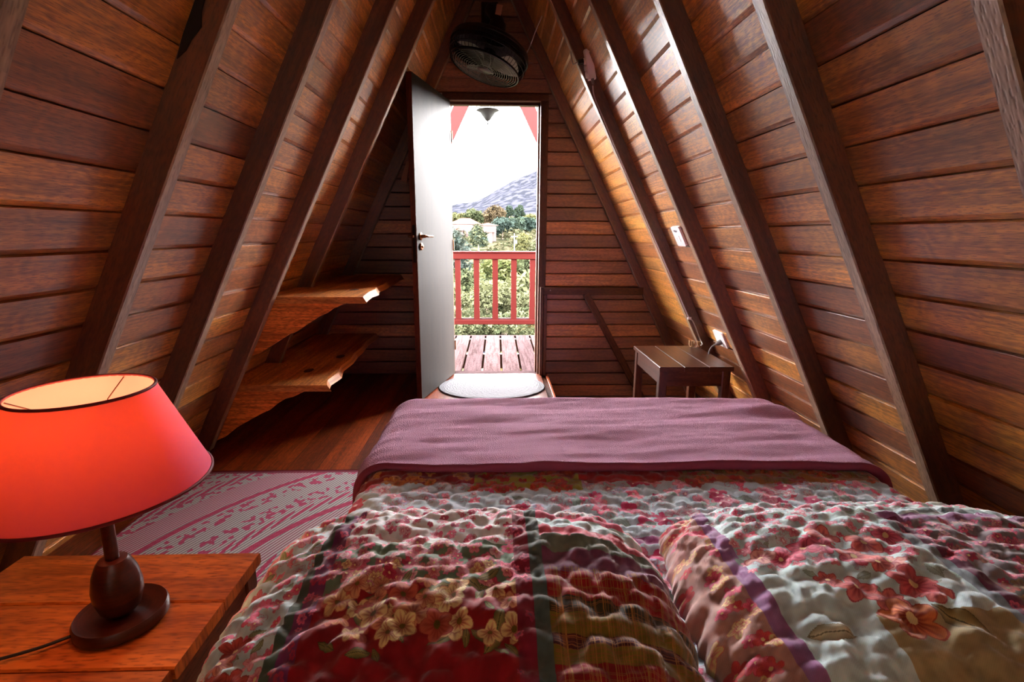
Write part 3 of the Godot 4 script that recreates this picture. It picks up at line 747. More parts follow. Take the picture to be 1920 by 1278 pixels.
func build_bed() -> void:
	puff.noise_type = FastNoiseLite.TYPE_CELLULAR; puff.seed = 3; puff.frequency = 34.0; puff.cellular_return_type = FastNoiseLite.RETURN_DISTANCE; puff.cellular_jitter = 0.85; puff.fractal_type = FastNoiseLite.FRACTAL_NONE
	soft.noise_type = FastNoiseLite.TYPE_SIMPLEX_SMOOTH; soft.seed = 8; soft.frequency = 1.0; soft.fractal_octaves = 3
	var bed := base("bed", Vector3(BCX, 0, -0.9)); tag(bed, "double bed with wooden frame, covered by patchwork quilt and pink blanket", "bed")
	put("mattress", bar(Vector3(-0.665, 0.26, -0.92), Vector3(0.665, 0.475, 0.94), 2, 0.03), plain(Color8(200, 194, 186), 0.9), bed)
	put("side_rail", bar(Vector3(-0.69, 0.16, -0.93), Vector3(-0.667, 0.30, 0.95), 2), M.table_leg, bed)
	put("side_rail", bar(Vector3(0.667, 0.16, -0.93), Vector3(0.69, 0.30, 0.95), 2), M.table_leg, bed)
	put("slat_base", bar(Vector3(-0.66, 0.22, -0.92), Vector3(0.66, 0.255, 0.94), 2), M.table_leg, bed)
	for c in [[-0.66, -0.90], [0.61, -0.90], [-0.66, 0.88], [0.61, 0.88]]:
		put("leg", bar(Vector3(c[0], 0.012, c[1]), Vector3(c[0] + 0.05, 0.22, c[1] + 0.05), 1), M.table_leg, bed)
	# quilt
	var S := 1.0
	var qf := func(a: float, b: float) -> Vector3:
		var s := (a * 2.0 - 1.0) * S; var z := -1.80 + 1.82 * b
		var q := bed_section(s)
		var o := quilting(s, z, 0.0075) * 0.9
		if q[3] < 0.3: o += 0.010 * sin(z * 9.0 + 2.0 * sin(z * 3.0)) * clampf((q[1] - 0.05) / 0.15, 0.0, 1.0)
		return Vector3(q[0] + q[2] * (o + 0.012), BTOP - 0.006 - q[1] + q[3] * o, z)
	var quilt := put("quilt", sheet(300, 270, qf, func(a: float, b: float): return Vector2(a, (0.04 + 1.82 * b) / 1.86), Vector3.UP), quilt_print())
	tag(quilt, "quilted patchwork bedspread of pink, mint and red florals lying flat over the bed", "quilt")
	# blanket across the foot
	var bt := 0.028
	var bf := func(a: float, b: float) -> Vector3:
		var s := (a * 2.0 - 1.0) * 0.99
		var q := bed_section(s, 0.075, 0.012)
		var edge := 1.285 + 0.008 * soft.get_noise_2d(s * 4.0, 1.0) + 0.035 * smoothstep(0.5, 0.75, -s) - 0.01 * smoothstep(0.4, 0.7, s)
		# w: from under the near fold, round it, over the top, round the foot and down
		var w := b * 1.16 - 0.055
		var up := 0.0; var z := 0.0; var drop := 0.0
		if w < 0.0: z = -edge + w; up = 0.002
		elif w < 0.046:
			var ph := w / 0.046 * PI
			up = bt * 0.5 * (1.0 - cos(ph)) + 0.002; z = -edge + bt * 0.5 * sin(ph)
		else:
			var t := w - 0.046
			var flat := 1.815 - edge
			if t < flat: z = -edge - t; up = bt
			else:
				var ph := (t - flat) / 0.09
				if ph < PI / 2: z = -1.815 - 0.09 * sin(ph); drop = 0.09 * (1.0 - cos(ph)); up = bt
				else: z = -1.905 - 0.02 * (t - flat - 0.1413); drop = 0.09 + t - flat - 0.1413; up = bt
		var wr := 0.010 * soft.get_noise_2d(s * 1.5 + z * 2.0, z * 5.5) + 0.0008 * soft.get_noise_2d(s * 9.0, z * 20.0)
		if w < 0.046: wr = 0.010 * soft.get_noise_2d(s * 1.5 + z * 2.0, z * 5.5)
		wr *= clampf(up / bt, 0.0, 1.0)
		wr += 0.010 * exp(-pow((s - 0.60) / 0.10, 2.0) - pow((z + 1.70) / 0.05, 2.0)) - 0.008 * exp(-pow((s - 0.62) / 0.08, 2.0) - pow((z + 1.63) / 0.03, 2.0))
		var fold := 0.0
		if q[1] > 0.05: fold = 0.012 * sin(z * 14.0) * clampf((q[1] - 0.05) / 0.2, 0.0, 1.0)
		return Vector3(q[0] + q[2] * (up + wr + 0.006 + fold), maxf(BTOP + 0.004 - q[1] - drop + q[3] * (up + wr) , 0.03), z)
	var fl := plain(Color8(206, 146, 178), 0.95, 0.0, 0.2)
	fl.rim_enabled = true; fl.rim = 0.7; fl.rim_tint = 0.2
	var fold_mat := plain(Color8(140, 66, 82), 0.95, 0.0, 0.15)  # darker fold face: shade put into the blanket colour
	var fz := noise_img(256, 256, 0.12, 44, FastNoiseLite.TYPE_SIMPLEX, 3)
	fl.heightmap_enabled = true; fl.heightmap_texture = ImageTexture.create_from_image(fz); fl.heightmap_scale = 0.30
	fl.uv1_scale = Vector3(14, 8, 1)
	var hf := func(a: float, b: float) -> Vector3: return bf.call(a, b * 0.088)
	var bl := put("blanket", sheet(200, 210, func(a: float, b: float): return bf.call(a, 0.082 + 0.918 * b), func(a: float, b: float): return Vector2(a, b), Vector3.UP), fl)
	put("fold_shade", sheet(200, 16, hf, func(a: float, b: float): return Vector2(a * 20.0, b), Vector3(0, 0, 1)), fold_mat, bl)
	tag(bl, "mauve pink fleece blanket folded across the foot of the bed", "blanket")
	# two pillows in quilted covers
	for k in 2:
		var cx := -0.058 if k == 0 else 0.675; var hx := 0.334 if k == 0 else 0.379
		var cz := -0.672; var hz := 0.262 if k == 0 else 0.272
		var cy := 0.543
		var pf := func(a: float, b: float) -> Vector3:
			# a closed cushion: b 0..1 over the top from the far seam to the near seam, then b 1..2 back underneath
			var x := a * 2.0 - 1.0
			var top := b <= 0.62
			var t := b / 0.62 if top else 1.0 - (b - 0.62) / 0.38
			var yv := t * 2.0 - 1.0
			# square to cushion plan: spread the points towards the rim
			x = sin(x * PI / 2); var zz := sin(yv * PI / 2)
			var corner := 1.0 - 0.10 * pow(absf(x), 2.0) * pow(absf(zz), 2.0)
			var hgt := pow(maxf(0.0, 1.0 - pow(absf(x), 3.4)), 0.46) * pow(maxf(0.0, 1.0 - pow(absf(zz), 2.8)), 0.48)
			var lump := 1.0 + 0.10 * soft.get_noise_2d(x * 1.6 + k * 9.0, zz * 1.6)
			var px := cx + hx * x * corner; var pz := cz + hz * zz * corner
			var q := quilting(px + k * 3.0, pz, 0.0075) if top else 0.0
			var rise := (0.115 * hgt * lump + q * clampf(hgt * 1.6, 0.0, 1.0)) if top else -0.034 * minf(hgt * 1.2, 1.0)
			return Vector3(px + (x * q * (1.0 - hgt)), cy + rise, pz)
		var p := put("pillow", sheet(190, 200, pf, func(a: float, b: float): return Vector2(sin((a - 0.5) * PI) * 0.5 + 0.5, sin(((b / 0.62 if b <= 0.62 else (1.0 - (b - 0.62) / 0.38)) - 0.5) * PI) * 0.5 + 0.5), Vector3.UP), pillow_print(k))
		tag(p, "puffy patchwork floral pillow %s" % ["nearest the red lamp, with a red patch of cream flowers", "beside the right slope, mint green with coral flowers"][k], "pillow", "pillows on the bed")

# ======================================================================= furniture
func build_furniture() -> void:
	# floor rug under the bed
	var rugm := sheet(50, 45, func(a: float, b: float): return Vector3(-1.45 + 2.5 * a, 0.0075 + 0.001 * soft.get_noise_2d(a * 6.0, b * 6.0), -2.33 + 2.25 * b), func(a: float, b: float): return Vector2(a, b), Vector3.UP)
	var rug := base("floor_rug"); tag(rug, "large woven pink and white rug with rings of dots on the floor beside the bed", "rug")
	put("weave", rugm, rug_print(), rug)
	put("border", tube(PackedVector3Array([Vector3(-1.45, 0.0055, -2.33), Vector3(1.05, 0.0055, -2.33), Vector3(1.05, 0.0055, -0.08), Vector3(-1.45, 0.0055, -0.08)]), 0.005, 6, true), plain(Color8(120, 16, 48), 0.8), rug)
	# round mat by the door
	var mat := plain(Color8(128, 126, 127), 0.95, 0.0, 0.1); mat.rim_enabled = true; mat.rim = 0.05
	var mz := noise_img(256, 256, 0.05, 91)
	mat.heightmap_enabled = true; mat.heightmap_texture = ImageTexture.create_from_image(mz); mat.heightmap_scale = 0.6; mat.uv1_scale = Vector3(4, 4, 1)
	var mi: Array = []
	var st := begin()
	add_lathe(st, [Vector2(0, 0.001), Vector2(0.99, 0.001), Vector2(1.0, 0.35), Vector2(0.985, 0.9), Vector2(0.9, 1.0), Vector2(0.6, 0.97), Vector2(0.3, 1.0), Vector2(0, 0.98)], 72)
	var mm := put("door_mat", done(st), mat, null, Vector3(-0.037, 0.0, -3.72)); mm.scale = Vector3(0.402, 0.013, 0.318)
	tag(mm, "pale grey oval mat lying on the floor just inside the doorway", "mat")
	# ---- bedside table
	var ns := base("bedside_table", Vector3(-0.772, 0, -0.80)); tag(ns, "low bedside table with a top of three orange-brown planks carrying the lamp", "table")
	var zz := [-0.222, -0.0685, 0.0865, 0.236]
	for k in 3:
		put("plank", bar(Vector3(-0.252 + 0.002 * k, 0.425, zz[k] + 0.0012), Vector3(0.2505 - (0.0 if k < 2 else 0.004), 0.450, zz[k + 1] - 0.0012), 0, 0.003), M.table[k], ns)
	put("apron", bar(Vector3(-0.225, 0.335, -0.205), Vector3(0.225, 0.424, -0.185), 0), M.table_leg, ns)
	put("apron", bar(Vector3(-0.225, 0.335, 0.195), Vector3(0.225, 0.424, 0.215), 0), M.table_leg, ns)
	put("apron", bar(Vector3(0.218, 0.335, -0.17), Vector3(0.238, 0.424, 0.18), 2), M.table_leg, ns)
	put("apron", bar(Vector3(-0.238, 0.335, -0.17), Vector3(-0.218, 0.424, 0.18), 2), M.table_leg, ns)
	for c in [[-0.243, -0.212], [0.200, -0.212], [-0.243, 0.180], [0.200, 0.180]]:
		put("leg", bar(Vector3(c[0], 0.009, c[1]), Vector3(c[0] + 0.043, 0.4245, c[1] + 0.043), 1), M.table_leg, ns)
	# ---- lamp
	var lp := base("table_lamp", Vector3(-0.677, 0.4515, -0.822)); tag(lp, "lit table lamp with a red cone shade on a turned dark wooden foot", "lamp")
	put("base", lathe([Vector2(0, 0), Vector2(0.068, 0), Vector2(0.072, 0.004), Vector2(0.072, 0.018), Vector2(0.069, 0.0225), Vector2(0.064, 0.021), Vector2(0.03, 0.017), Vector2(0, 0.017)], 48), M.lamp_wood, lp)
	put("body", lathe([Vector2(0.020, 0.017), Vector2(0.031, 0.030), Vector2(0.038, 0.055), Vector2(0.0385, 0.072), Vector2(0.034, 0.098), Vector2(0.026, 0.118), Vector2(0.022, 0.1235), Vector2(0.012, 0.1255), Vector2(0, 0.1255)], 36), M.lamp_wood, lp)
	put("stem", lathe([Vector2(0.0105, 0.124), Vector2(0.0105, 0.27), Vector2(0.016, 0.272), Vector2(0.016, 0.315), Vector2(0, 0.315)], 20), M.lamp_wood, lp)
	var yb := 0.268; var yt := 0.432; var rb := 0.167; var rt := 0.0985
	var sh := put("shade", shell_cone(rb, yb, rt, yt), M.shade, lp)
	put("liner", shell_cone(rb - 0.0025, yb + 0.001, rt - 0.0025, yt - 0.001), M.liner, sh)
	put("rim", tube(ring(Vector3(0, yt, 0), rt, 48), 0.0028, 6, true), M.shade_trim, sh)
	put("rim", tube(ring(Vector3(0, yb, 0), rb, 64), 0.0030, 6, true), M.shade_trim, sh)
	var sp := begin()
	for k in 3:
		var a: float = TAU * k / 3.0 + 0.5
		add_tube(sp, PackedVector3Array([Vector3(0.014 * cos(a), 0.315, 0.014 * sin(a)), Vector3(0.05 * cos(a), yt - 0.03, 0.05 * sin(a)), Vector3((rt - 0.003) * cos(a), yt - 0.004, (rt - 0.003) * sin(a))]), 0.0013, 5)
	put("spider", done(sp), M.steel, sh)
	var bulb := put("light_bulb", lathe([Vector2(0.012, 0.315), Vector2(0.014, 0.325), Vector2(0.024, 0.345), Vector2(0.028, 0.362), Vector2(0.024, 0.380), Vector2(0.012, 0.389), Vector2(0, 0.391)], 20), M.bulb, lp)
	var om := OmniLight3D.new(); om.name = "bulb_light"; lp.add_child(om, true); om.position = Vector3(0, 0.358, 0)
	om.light_color = Color(1.0, 0.80, 0.56); om.light_energy = LAMP_ENERGY; om.light_size = 0.02; om.omni_range = 12.0; om.omni_attenuation = 2.0; om.shadow_enabled = true
	put("cord", tube(curve([Vector3(-0.055, 0.008, 0.047), Vector3(-0.10, 0.006, 0.075), Vector3(-0.20, 0.005, 0.118), Vector3(-0.30, 0.004, 0.15), Vector3(-0.352, 0.003, 0.165), Vector3(-0.362, -0.03, 0.168), Vector3(-0.366, -0.42, 0.165)], 0.015), 0.0028, 7), M.dark_cable, lp)
	# ---- small table by the stair opening
	var tb := base("small_table", Vector3(1.062, 0, -2.857)); tag(tb, "small dark wooden table with three-plank top standing against the right slope near the end wall", "table")
	for k in 3:
		put("plank", bar(Vector3(-0.200 + 0.1335 * k, 0.425, -0.264), Vector3(-0.200 + 0.1335 * (k + 1) - 0.0016, 0.450, 0.264), 2, 0.003), M.stool, tb)
	put("apron", bar(Vector3(-0.150, 0.335, 0.215), Vector3(0.150, 0.4245, 0.235), 0), M.stool, tb)
	put("apron", bar(Vector3(-0.150, 0.335, -0.235), Vector3(0.150, 0.4245, -0.215), 0), M.stool, tb)
	put("apron", bar(Vector3(-0.188, 0.345, -0.205), Vector3(-0.170, 0.4245, 0.205), 2), M.stool, tb)
	put("apron", bar(Vector3(0.170, 0.345, -0.205), Vector3(0.188, 0.4245, 0.205), 2), M.stool, tb)
	for c in [[-0.193, -0.248], [0.150, -0.248], [-0.193, 0.205], [0.150, 0.205]]:
		put("leg", bar(Vector3(c[0], 0.0, c[1]), Vector3(c[0] + 0.043, 0.4245, c[1] + 0.043), 1), M.stool, tb)
	# ---- shelves with a live edge, each on a sawn bracket board
	var edges := [[[-0.690, 2.645], [-0.700, 2.70], [-0.718, 2.90], [-0.714, 3.02], [-0.736, 3.16], [-0.730, 3.32], [-0.748, 3.50], [-0.742, 3.74], [-0.758, 3.95], [-0.757, 4.092]], [[-0.905, 2.645], [-0.918, 2.68], [-0.934, 2.75], [-0.926, 2.90], [-0.952, 3.05], [-0.944, 3.24], [-0.968, 3.42], [-0.960, 3.55], [-0.982, 3.80], [-0.976, 4.092]]]
	var ys := [0.815, 0.343]
	var gus := [[[-0.795, 0.776], [-0.851, 0.751], [-0.880, 0.730], [-0.916, 0.715], [-0.973, 0.679], [-1.047, 0.631], [-1.085, 0.618], [-1.12, 0.595], [-1.178, 0.559], [-1.24, 0.520], [-1.301, 0.498]], [[-1.030, 0.307], [-1.092, 0.277], [-1.13, 0.268], [-1.174, 0.243], [-1.22, 0.205], [-1.268, 0.184], [-1.345, 0.141], [-1.404, 0.107], [-1.47, 0.055], [-1.534, 0.026]]]
	for k in 2:
		var sf := base("wall_shelf", Vector3(0, 0, 0))
		tag(sf, ["upper pine shelf with a wavy live edge between the left rafters", "lower pine shelf with a wavy live edge and knots, close above the floor"][k], "shelf", "live-edge shelves on the left slope")
		var y: float = ys[k]
		var ol := PackedVector2Array()
		for e in edges[k]: ol.append(Vector2(e[0], -e[1]))
		var xb := plane_x(-1, y, OFL - 0.004) ; var xr := plane_x(-1, y, -0.022)
		for c in [[xr, 4.092], [xr, 4.046], [xb, 4.046], [xb, 3.186], [xr, 3.186], [xr, 3.131], [xb, 3.131], [xb, 2.645]]: ol.append(Vector2(c[0], -c[1]))
		var stt := begin()
		# grain along the shelf: planar mapping on top and bottom, edge strip round it
		var idx := Geometry2D.triangulate_polygon(ol)
		for sd in 2:
			var yy := y if sd == 0 else y - 0.034
			for q in range(0, idx.size(), 3):
				var v: Array[Vector3] = []
				for c in 3:
					var p := ol[idx[q + c]]
					if sd == 1 and absf(p.x) < absf(xr) - 0.05 and idx[q + c] < 10: p.x += 0.022 if idx[q + c] % 3 == 0 else 0.014
					v.append(Vector3(p.x, yy, p.y))
				tri(stt, v[0], v[1], v[2], Vector3.UP if sd == 0 else Vector3.DOWN, Vector2(-v[0].z, v[0].x), Vector2(-v[1].z, v[1].x), Vector2(-v[2].z, v[2].x))
		for i in ol.size():
			var j := (i + 1) % ol.size()
			var b0 := ol[i]; var b1 := ol[j]
			if i < 10: b0.x += 0.022 if i % 3 == 0 else 0.014
			if j < 10: b1.x += 0.022 if j % 3 == 0 else 0.014
			var mdp := (ol[i] + ol[j]) * 0.5 - Vector2(-1.0, -3.3)
			var dd := ol[j] - ol[i]; var outn := Vector3(dd.y, 0.0, -dd.x)
			if Geometry2D.is_point_in_polygon((ol[i] + ol[j]) * 0.5 + Vector2(outn.x, outn.z).normalized() * 0.002, ol): outn = -outn
			quad(stt, Vector3(ol[i].x, y, ol[i].y), Vector3(ol[j].x, y, ol[j].y), Vector3(b1.x, y - 0.034, b1.y), Vector3(b0.x, y - 0.034, b0.y), outn, Vector2(ol[i].x, 0), Vector2(ol[j].x, 0), Vector2(b1.x, 0.034), Vector2(b0.x, 0.034))
		put("shelf_board", done(stt), M.pine, sf)
		var go := PackedVector2Array()
		for e in gus[k]: go.append(Vector2(e[0], e[1]))
		go.append(Vector2(plane_x(-1, gus[k][-1][1], OFL - 0.004), gus[k][-1][1] - 0.015)); go.append(Vector2(plane_x(-1, y - 0.035, OFL - 0.004), y - 0.0345)); go.append(Vector2(gus[k][0][0] + 0.02, y - 0.0345))
		var gs := begin()
		prism(gs, go, Vector3(0, 0, -2.672), Vector3.BACK, Vector3.RIGHT, Vector3.UP, 0.0, 0.022)
		put("bracket_board", done(gs), M.pine_dark, sf)
		for q in ([[0.45, 2.95], [0.25, 3.3]] if k == 1 else [[0.3, 3.0]]):
			put("knot", lathe([Vector2(0, 0.0008), Vector2(0.018, 0.0006), Vector2(0.026, 0.0001)], 16, Transform3D(Basis.from_scale(Vector3(1.0, 1, 1.8)), Vector3(lerpf(edges[k][3][0], xr, q[0]), y, -q[1]))), plain(Color8(62, 34, 20), 0.6), sf)

const LAMP_ENERGY := 0.0215

func ring(c: Vector3, r: float, n: int) -> PackedVector3Array:
	var p := PackedVector3Array()
	for k in n: p.append(c + Vector3(r * cos(TAU * k / n), 0, r * sin(TAU * k / n)))
	return p

func shell_cone(r0: float, y0: float, r1: float, y1: float) -> ArrayMesh:
	return lathe([Vector2(r0, y0), Vector2(lerpf(r0, r1, 0.5), lerpf(y0, y1, 0.5)), Vector2(r1, y1)], 64)

# ======================================================================= things on the walls
func on_slope(side: int, off: float, s: float, depth: float) -> Vector3:
	return Vector3(0, EYE, 0) + slope_n(side) * ((DL if side < 0 else DR) + off) + slope_t(side) * s + Vector3(0, 0, -depth)

func build_wall_things() -> void:
	# ---- fan over the doorway, its drum tipped to face the floor
	var c := Vector3(-0.052, 2.312, -3.775)
	var fan := base("wall_fan", c); tag(fan, "black caged fan fixed high on the end wall over the doorway, facing down", "fan")
	var ax := Vector3(-0.30, -0.93, 0.12).normalized()                 # the way it blows
	var bx := Vector3(1, 0, 0); bx = (bx - ax * bx.dot(ax)).normalized(); var bz := bx.cross(-ax)
	var B := Basis(bx, -ax, bz)                                       # local y points to the back of the fan
	var xf := Transform3D(B, Vector3.ZERO)
	# solid rear housing and shroud
	put("rear_shell", lathe([Vector2(0.262, 0.030), Vector2(0.268, 0.045), Vector2(0.262, 0.060), Vector2(0.225, 0.085), Vector2(0.15, 0.105), Vector2(0.09, 0.115), Vector2(0.085, 0.15), Vector2(0.06, 0.165), Vector2(0, 0.167)], 56, xf), M.black, fan)
	put("rim", lathe([Vector2(0.262, 0.012), Vector2(0.272, 0.012), Vector2(0.274, 0.024), Vector2(0.272, 0.036), Vector2(0.262, 0.036)], 56, xf), M.black_metal, fan)
	var sw := begin()
	for k in 56:                                                        # side wires from the rim to the front ring
		var a := TAU * k / 56.0
		var d := Vector3(cos(a), 0, sin(a))
		add_tube(sw, PackedVector3Array([xf * (d * 0.266 + Vector3(0, 0.014, 0)), xf * (d * 0.264 - Vector3(0, 0.03, 0)), xf * (d * 0.252 - Vector3(0, 0.065, 0)), xf * (d * 0.236 - Vector3(0, 0.082, 0))]), 0.0016, 4)
	for r in [[0.265, -0.012], [0.261, -0.045]]:
		var p := PackedVector3Array()
		for q in ring(Vector3(0, r[1], 0), r[0], 48): p.append(xf * q)
		add_tube(sw, p, 0.0022, 5, true)
	put("side_cage", done(sw), M.black_metal, fan)
	var shroud := lathe([Vector2(0.2575, 0.014), Vector2(0.257, -0.012)], 48, xf)
	put("shroud", shroud, M.black, fan)
	var fg := begin()
	for k in 13:
		var r := 0.050 + 0.0155 * k
		var p := PackedVector3Array()
		for q in ring(Vector3(0, -0.088 - 0.012 * (1.0 - pow(r / 0.236, 2.0)), 0), r, 44): p.append(xf * q)
		add_tube(fg, p, 0.0019, 5, true)
	for k in 12:
		var a := TAU * k / 12.0
		var d := Vector3(cos(a), 0, sin(a)); var d2 := Vector3(cos(a + 0.35), 0, sin(a + 0.35))
		add_tube(fg, PackedVector3Array([xf * (d * 0.045 - Vector3(0, 0.099, 0)), xf * (d.lerp(d2, 0.5).normalized() * 0.14 - Vector3(0, 0.096, 0)), xf * (d2 * 0.238 - Vector3(0, 0.083, 0))]), 0.0018, 5)
	put("front_grille", done(fg), plain(Color8(96, 110, 100), 0.3, 0.5), fan)
	put("front_ring", lathe([Vector2(0.234, -0.092), Vector2(0.242, -0.090), Vector2(0.243, -0.078), Vector2(0.236, -0.076), Vector2(0.234, -0.092)], 56, xf), M.black_metal, fan)
	put("badge", lathe([Vector2(0.0, -0.106), Vector2(0.040, -0.105), Vector2(0.050, -0.099), Vector2(0.050, -0.094), Vector2(0, -0.094)], 28, xf), M.black, fan)
	put("hub", lathe([Vector2(0, -0.055), Vector2(0.035, -0.053), Vector2(0.042, -0.02), Vector2(0.045, 0.03), Vector2(0.0, 0.03)], 24, xf), M.black, fan)
	for k in 3:
		var a0 := TAU * k / 3.0
		var bl := sheet(10, 10, func(u: float, v: float):
			var r := lerpf(0.04, 0.225, u); var wd := 0.55 + 0.55 * sin(u * PI * 0.8)
			var a := a0 + (v - 0.5) * wd + 0.25 * u
			return xf * Vector3(r * cos(a), -0.035 + 0.05 * (v - 0.5) * (1.2 - 0.5 * u), r * sin(a)), func(u: float, v: float): return Vector2(u, v), -B.y)
		put("blade", bl, plain(Color8(120, 140, 124), 0.35), fan)
	# neck and wall plate
	var nk := begin()
	add_tube(nk, curve([xf * Vector3(0, 0.15, 0), xf * Vector3(0.0, 0.22, 0.0), Vector3(0.02, 0.33, -0.14), Vector3(0.01, 0.36, -0.26), Vector3(0.008, 0.365, -0.315)], 0.02), 0.042, 14)
	put("neck", done(nk), M.black, fan)
	put("swivel", lathe([Vector2(0, 0.14), Vector2(0.058, 0.15), Vector2(0.062, 0.18), Vector2(0.055, 0.22), Vector2(0, 0.225)], 24, xf), M.black, fan)
	put("wall_plate", bar(Vector3(-0.055, 0.275, -0.325), Vector3(0.065, 0.445, -0.300), 1, 0.008), M.black, fan)
	var sk := put("sticker", bar(Vector3(-0.020, -0.030, 0.0), Vector3(0.020, 0.030, 0.0015), 1, 0.0004), M.tan, fan)
	sk.transform = Transform3D(Basis(Vector3(0, 0, 1), -0.22) * Basis(Vector3(1, 0, 0), 0.25), Vector3(0.070, 0.272, 0.022))
	put("cord", tube(curve([xf * Vector3(0.20, 0.09, 0.02), Vector3(0.26, 0.03, -0.02), Vector3(0.32, 0.16, 0.03), Vector3(0.36, 0.25, 0.05), Vector3(0.385, 0.36, 0.07), Vector3(0.40, 0.46, 0.09)], 0.02), 0.0035, 6), M.cable, fan)
	# ---- power strip hung on a rafter, with a cable down the rafter
	var ps := base("power_strip", Vector3(0.522, 2.065, -3.0895)); tag(ps, "grey-white power strip fixed near the top of a right-hand rafter with a plug in it", "power strip")
	ps.rotation.z = 0.20
	put("body", bar(Vector3(-0.021, -0.078, -0.034), Vector3(0.023, 0.078, 0.004), 1, 0.004), M.white_plastic, ps)
	var xs := Transform3D(Basis(Vector3(0, 0, 1), PI / 2), Vector3.ZERO)
	for k in 3:
		xs.origin = Vector3(-0.020, 0.022 - 0.036 * k, -0.015)
		put("socket", lathe([Vector2(0.017, -0.001), Vector2(0.017, 0.010), Vector2(0.0145, 0.011), Vector2(0.0135, 0.003), Vector2(0, 0.003)], 20, xs), M.white_plastic, ps)
	put("plug", bar(Vector3(-0.062, 0.012, -0.028), Vector3(-0.030, 0.036, -0.004), 0, 0.004), M.black, ps)
	put("plug_cord", tube(curve([Vector3(-0.06, 0.024, -0.016), Vector3(-0.075, 0.025, -0.02), Vector3(-0.085, 0.03, -0.045), Vector3(-0.084, 0.10, -0.07)], 0.01), 0.003, 6), M.cable, ps)
	put("gland", lathe([Vector2(0.010, -0.078), Vector2(0.007, -0.10), Vector2(0.004, -0.108), Vector2(0, -0.108)], 14), M.grey_plastic, ps)
	var cb: Array = [Vector3(0.545, 1.958, -3.108)]
	for p in [[0.560, 1.90], [0.615, 1.76], [0.690, 1.585], [0.80, 1.37], [0.92, 1.13], [1.02, 0.935], [1.11, 0.775], [1.185, 0.640], [1.212, 0.610], [1.236, 0.565], [1.262, 0.505], [1.272, 0.468], [1.262, 0.458]]:
		var ix := plane_x(1, p[1], 0.011)
		cb.append(Vector3(lerpf(p[0], ix, 0.85) if p[1] > 0.62 else p[0] + 0.012, p[1], -3.1205 if p[1] > 0.5 else -3.085))
	var cab := base("cable"); tag(cab, "thin pale cable clipped down a right-hand rafter from the power strip to the small table", "cable")
	put("wire", tube(curve(cb, 0.015), 0.0040, 7), M.cable, cab)
	put("clip", bar(Vector3(1.192, 0.618, -3.124), Vector3(1.212, 0.634, -3.110), 0, 0.003), M.white_plastic, cab)
	var coil := PackedVector3Array()
	for k in 60:
		var a := TAU * k / 12.0
		coil.append(Vector3(1.19 + 0.0012 * k + 0.004 * sin(a * 0.37), 0.474 + 0.019 * sin(a), -3.075 + 0.018 * cos(a) + 0.0005 * k))
	put("coil", tube(coil, 0.0030, 6), plain(Color8(170, 130, 84), 0.5), cab)
	# ---- switch plate and socket on the right slope
	for k in 2:
		var called: String = ["light_switch", "wall_socket"][k]
		var o := base(called); tag(o, ["white plate with dark printed marks on the right slope between two rafters, at door-handle height", "white socket plate with bent grey plug lead, low on right slope above the small table"][k], ["switch", "socket"][k])
		var mid: Vector3 = [Vector3(1.014, 1.130, -2.862), Vector3(1.312, 0.545, -2.885)][k]
		var n := slope_n(1); var t := slope_t(1); var zz := Vector3.BACK
		var at := mid + n * (plane_off(mid))                          # on the boards
		o.transform = Transform3D(Basis(zz, t, -n * 1.0), at) if zz.cross(t).dot(-n) > 0 else Transform3D(Basis(-zz, t, -n), at)
		var w := 0.064 if k == 0 else 0.066; var h := 0.058 if k == 0 else 0.050
		var ol := PackedVector2Array()
		for q in 4:
			for e in 5:
				var a := PI / 2 * q + PI / 8 * e
				ol.append(Vector2((w - 0.012) * [1, -1, -1, 1][q] + 0.012 * cos(a), (h - 0.012) * [1, 1, -1, -1][q] + 0.012 * sin(a)))
		put("plate", slab(ol, Vector3(0, 0, -0.001), Vector3.RIGHT, Vector3.UP, Vector3.BACK, 0.012), M.white_plastic, o)
		if k == 0:
			var dk := plain(Color8(70, 68, 78), 0.6)
			for b in [[-0.02, 0.034, 0.010, 0.010], [-0.002, 0.032, 0.008, 0.012], [0.014, 0.033, 0.006, 0.009], [0.002, -0.010, 0.006, 0.026], [-0.014, -0.016, 0.010, 0.020], [0.012, -0.004, 0.004, 0.016]]:
				put("printed_mark", bar(Vector3(b[0] - b[2], b[1] - b[3] / 2, 0.011), Vector3(b[0] + b[2] * 0.4, b[1] + b[3] / 2, 0.0118), 0, 0.0003), dk, o)
			put("rocker", bar(Vector3(-0.018, -0.03, 0.0105), Vector3(0.020, 0.006, 0.0135), 1, 0.001), M.white_plastic, o)
		else:
			put("plug", lathe([Vector2(0, 0.0), Vector2(0.016, 0.001), Vector2(0.014, 0.024), Vector2(0.007, 0.034), Vector2(0, 0.035)], 18, Transform3D(Basis(Vector3(1, 0, 0), PI / 2), Vector3(0.006, -0.016, 0.010))), M.grey_plastic, o)
			put("lead", tube(curve([Vector3(0.006, -0.016, 0.04), Vector3(0.004, -0.016, 0.062), Vector3(0.0, -0.03, 0.085), Vector3(-0.004, -0.055, 0.102), Vector3(-0.006, -0.075, 0.094)], 0.008), 0.0045, 7), M.grey_plastic, o)
	# ---- frame of the stair guard: post, rail and a slanting ladder rail
	var gd := base("stair_guard"); tag(gd, "dark wooden post and rail with a slanting handrail at the stair opening beside the doorway", "stair guard")
	put("post", bar(Vector3(0.347, 0.0, -4.083), Vector3(0.374, 0.722, -4.045), 1, 0.003), M.frame, gd)
	put("post", bar(Vector3(0.3755, 0.0, -4.083), Vector3(0.402, 0.66, -4.052), 1, 0.003), M.frame, gd)
	put("rail", bar(Vector3(0.3755, 0.664, -4.083), Vector3(1.17, 0.722, -4.040), 0, 0.003), M.frame, gd)
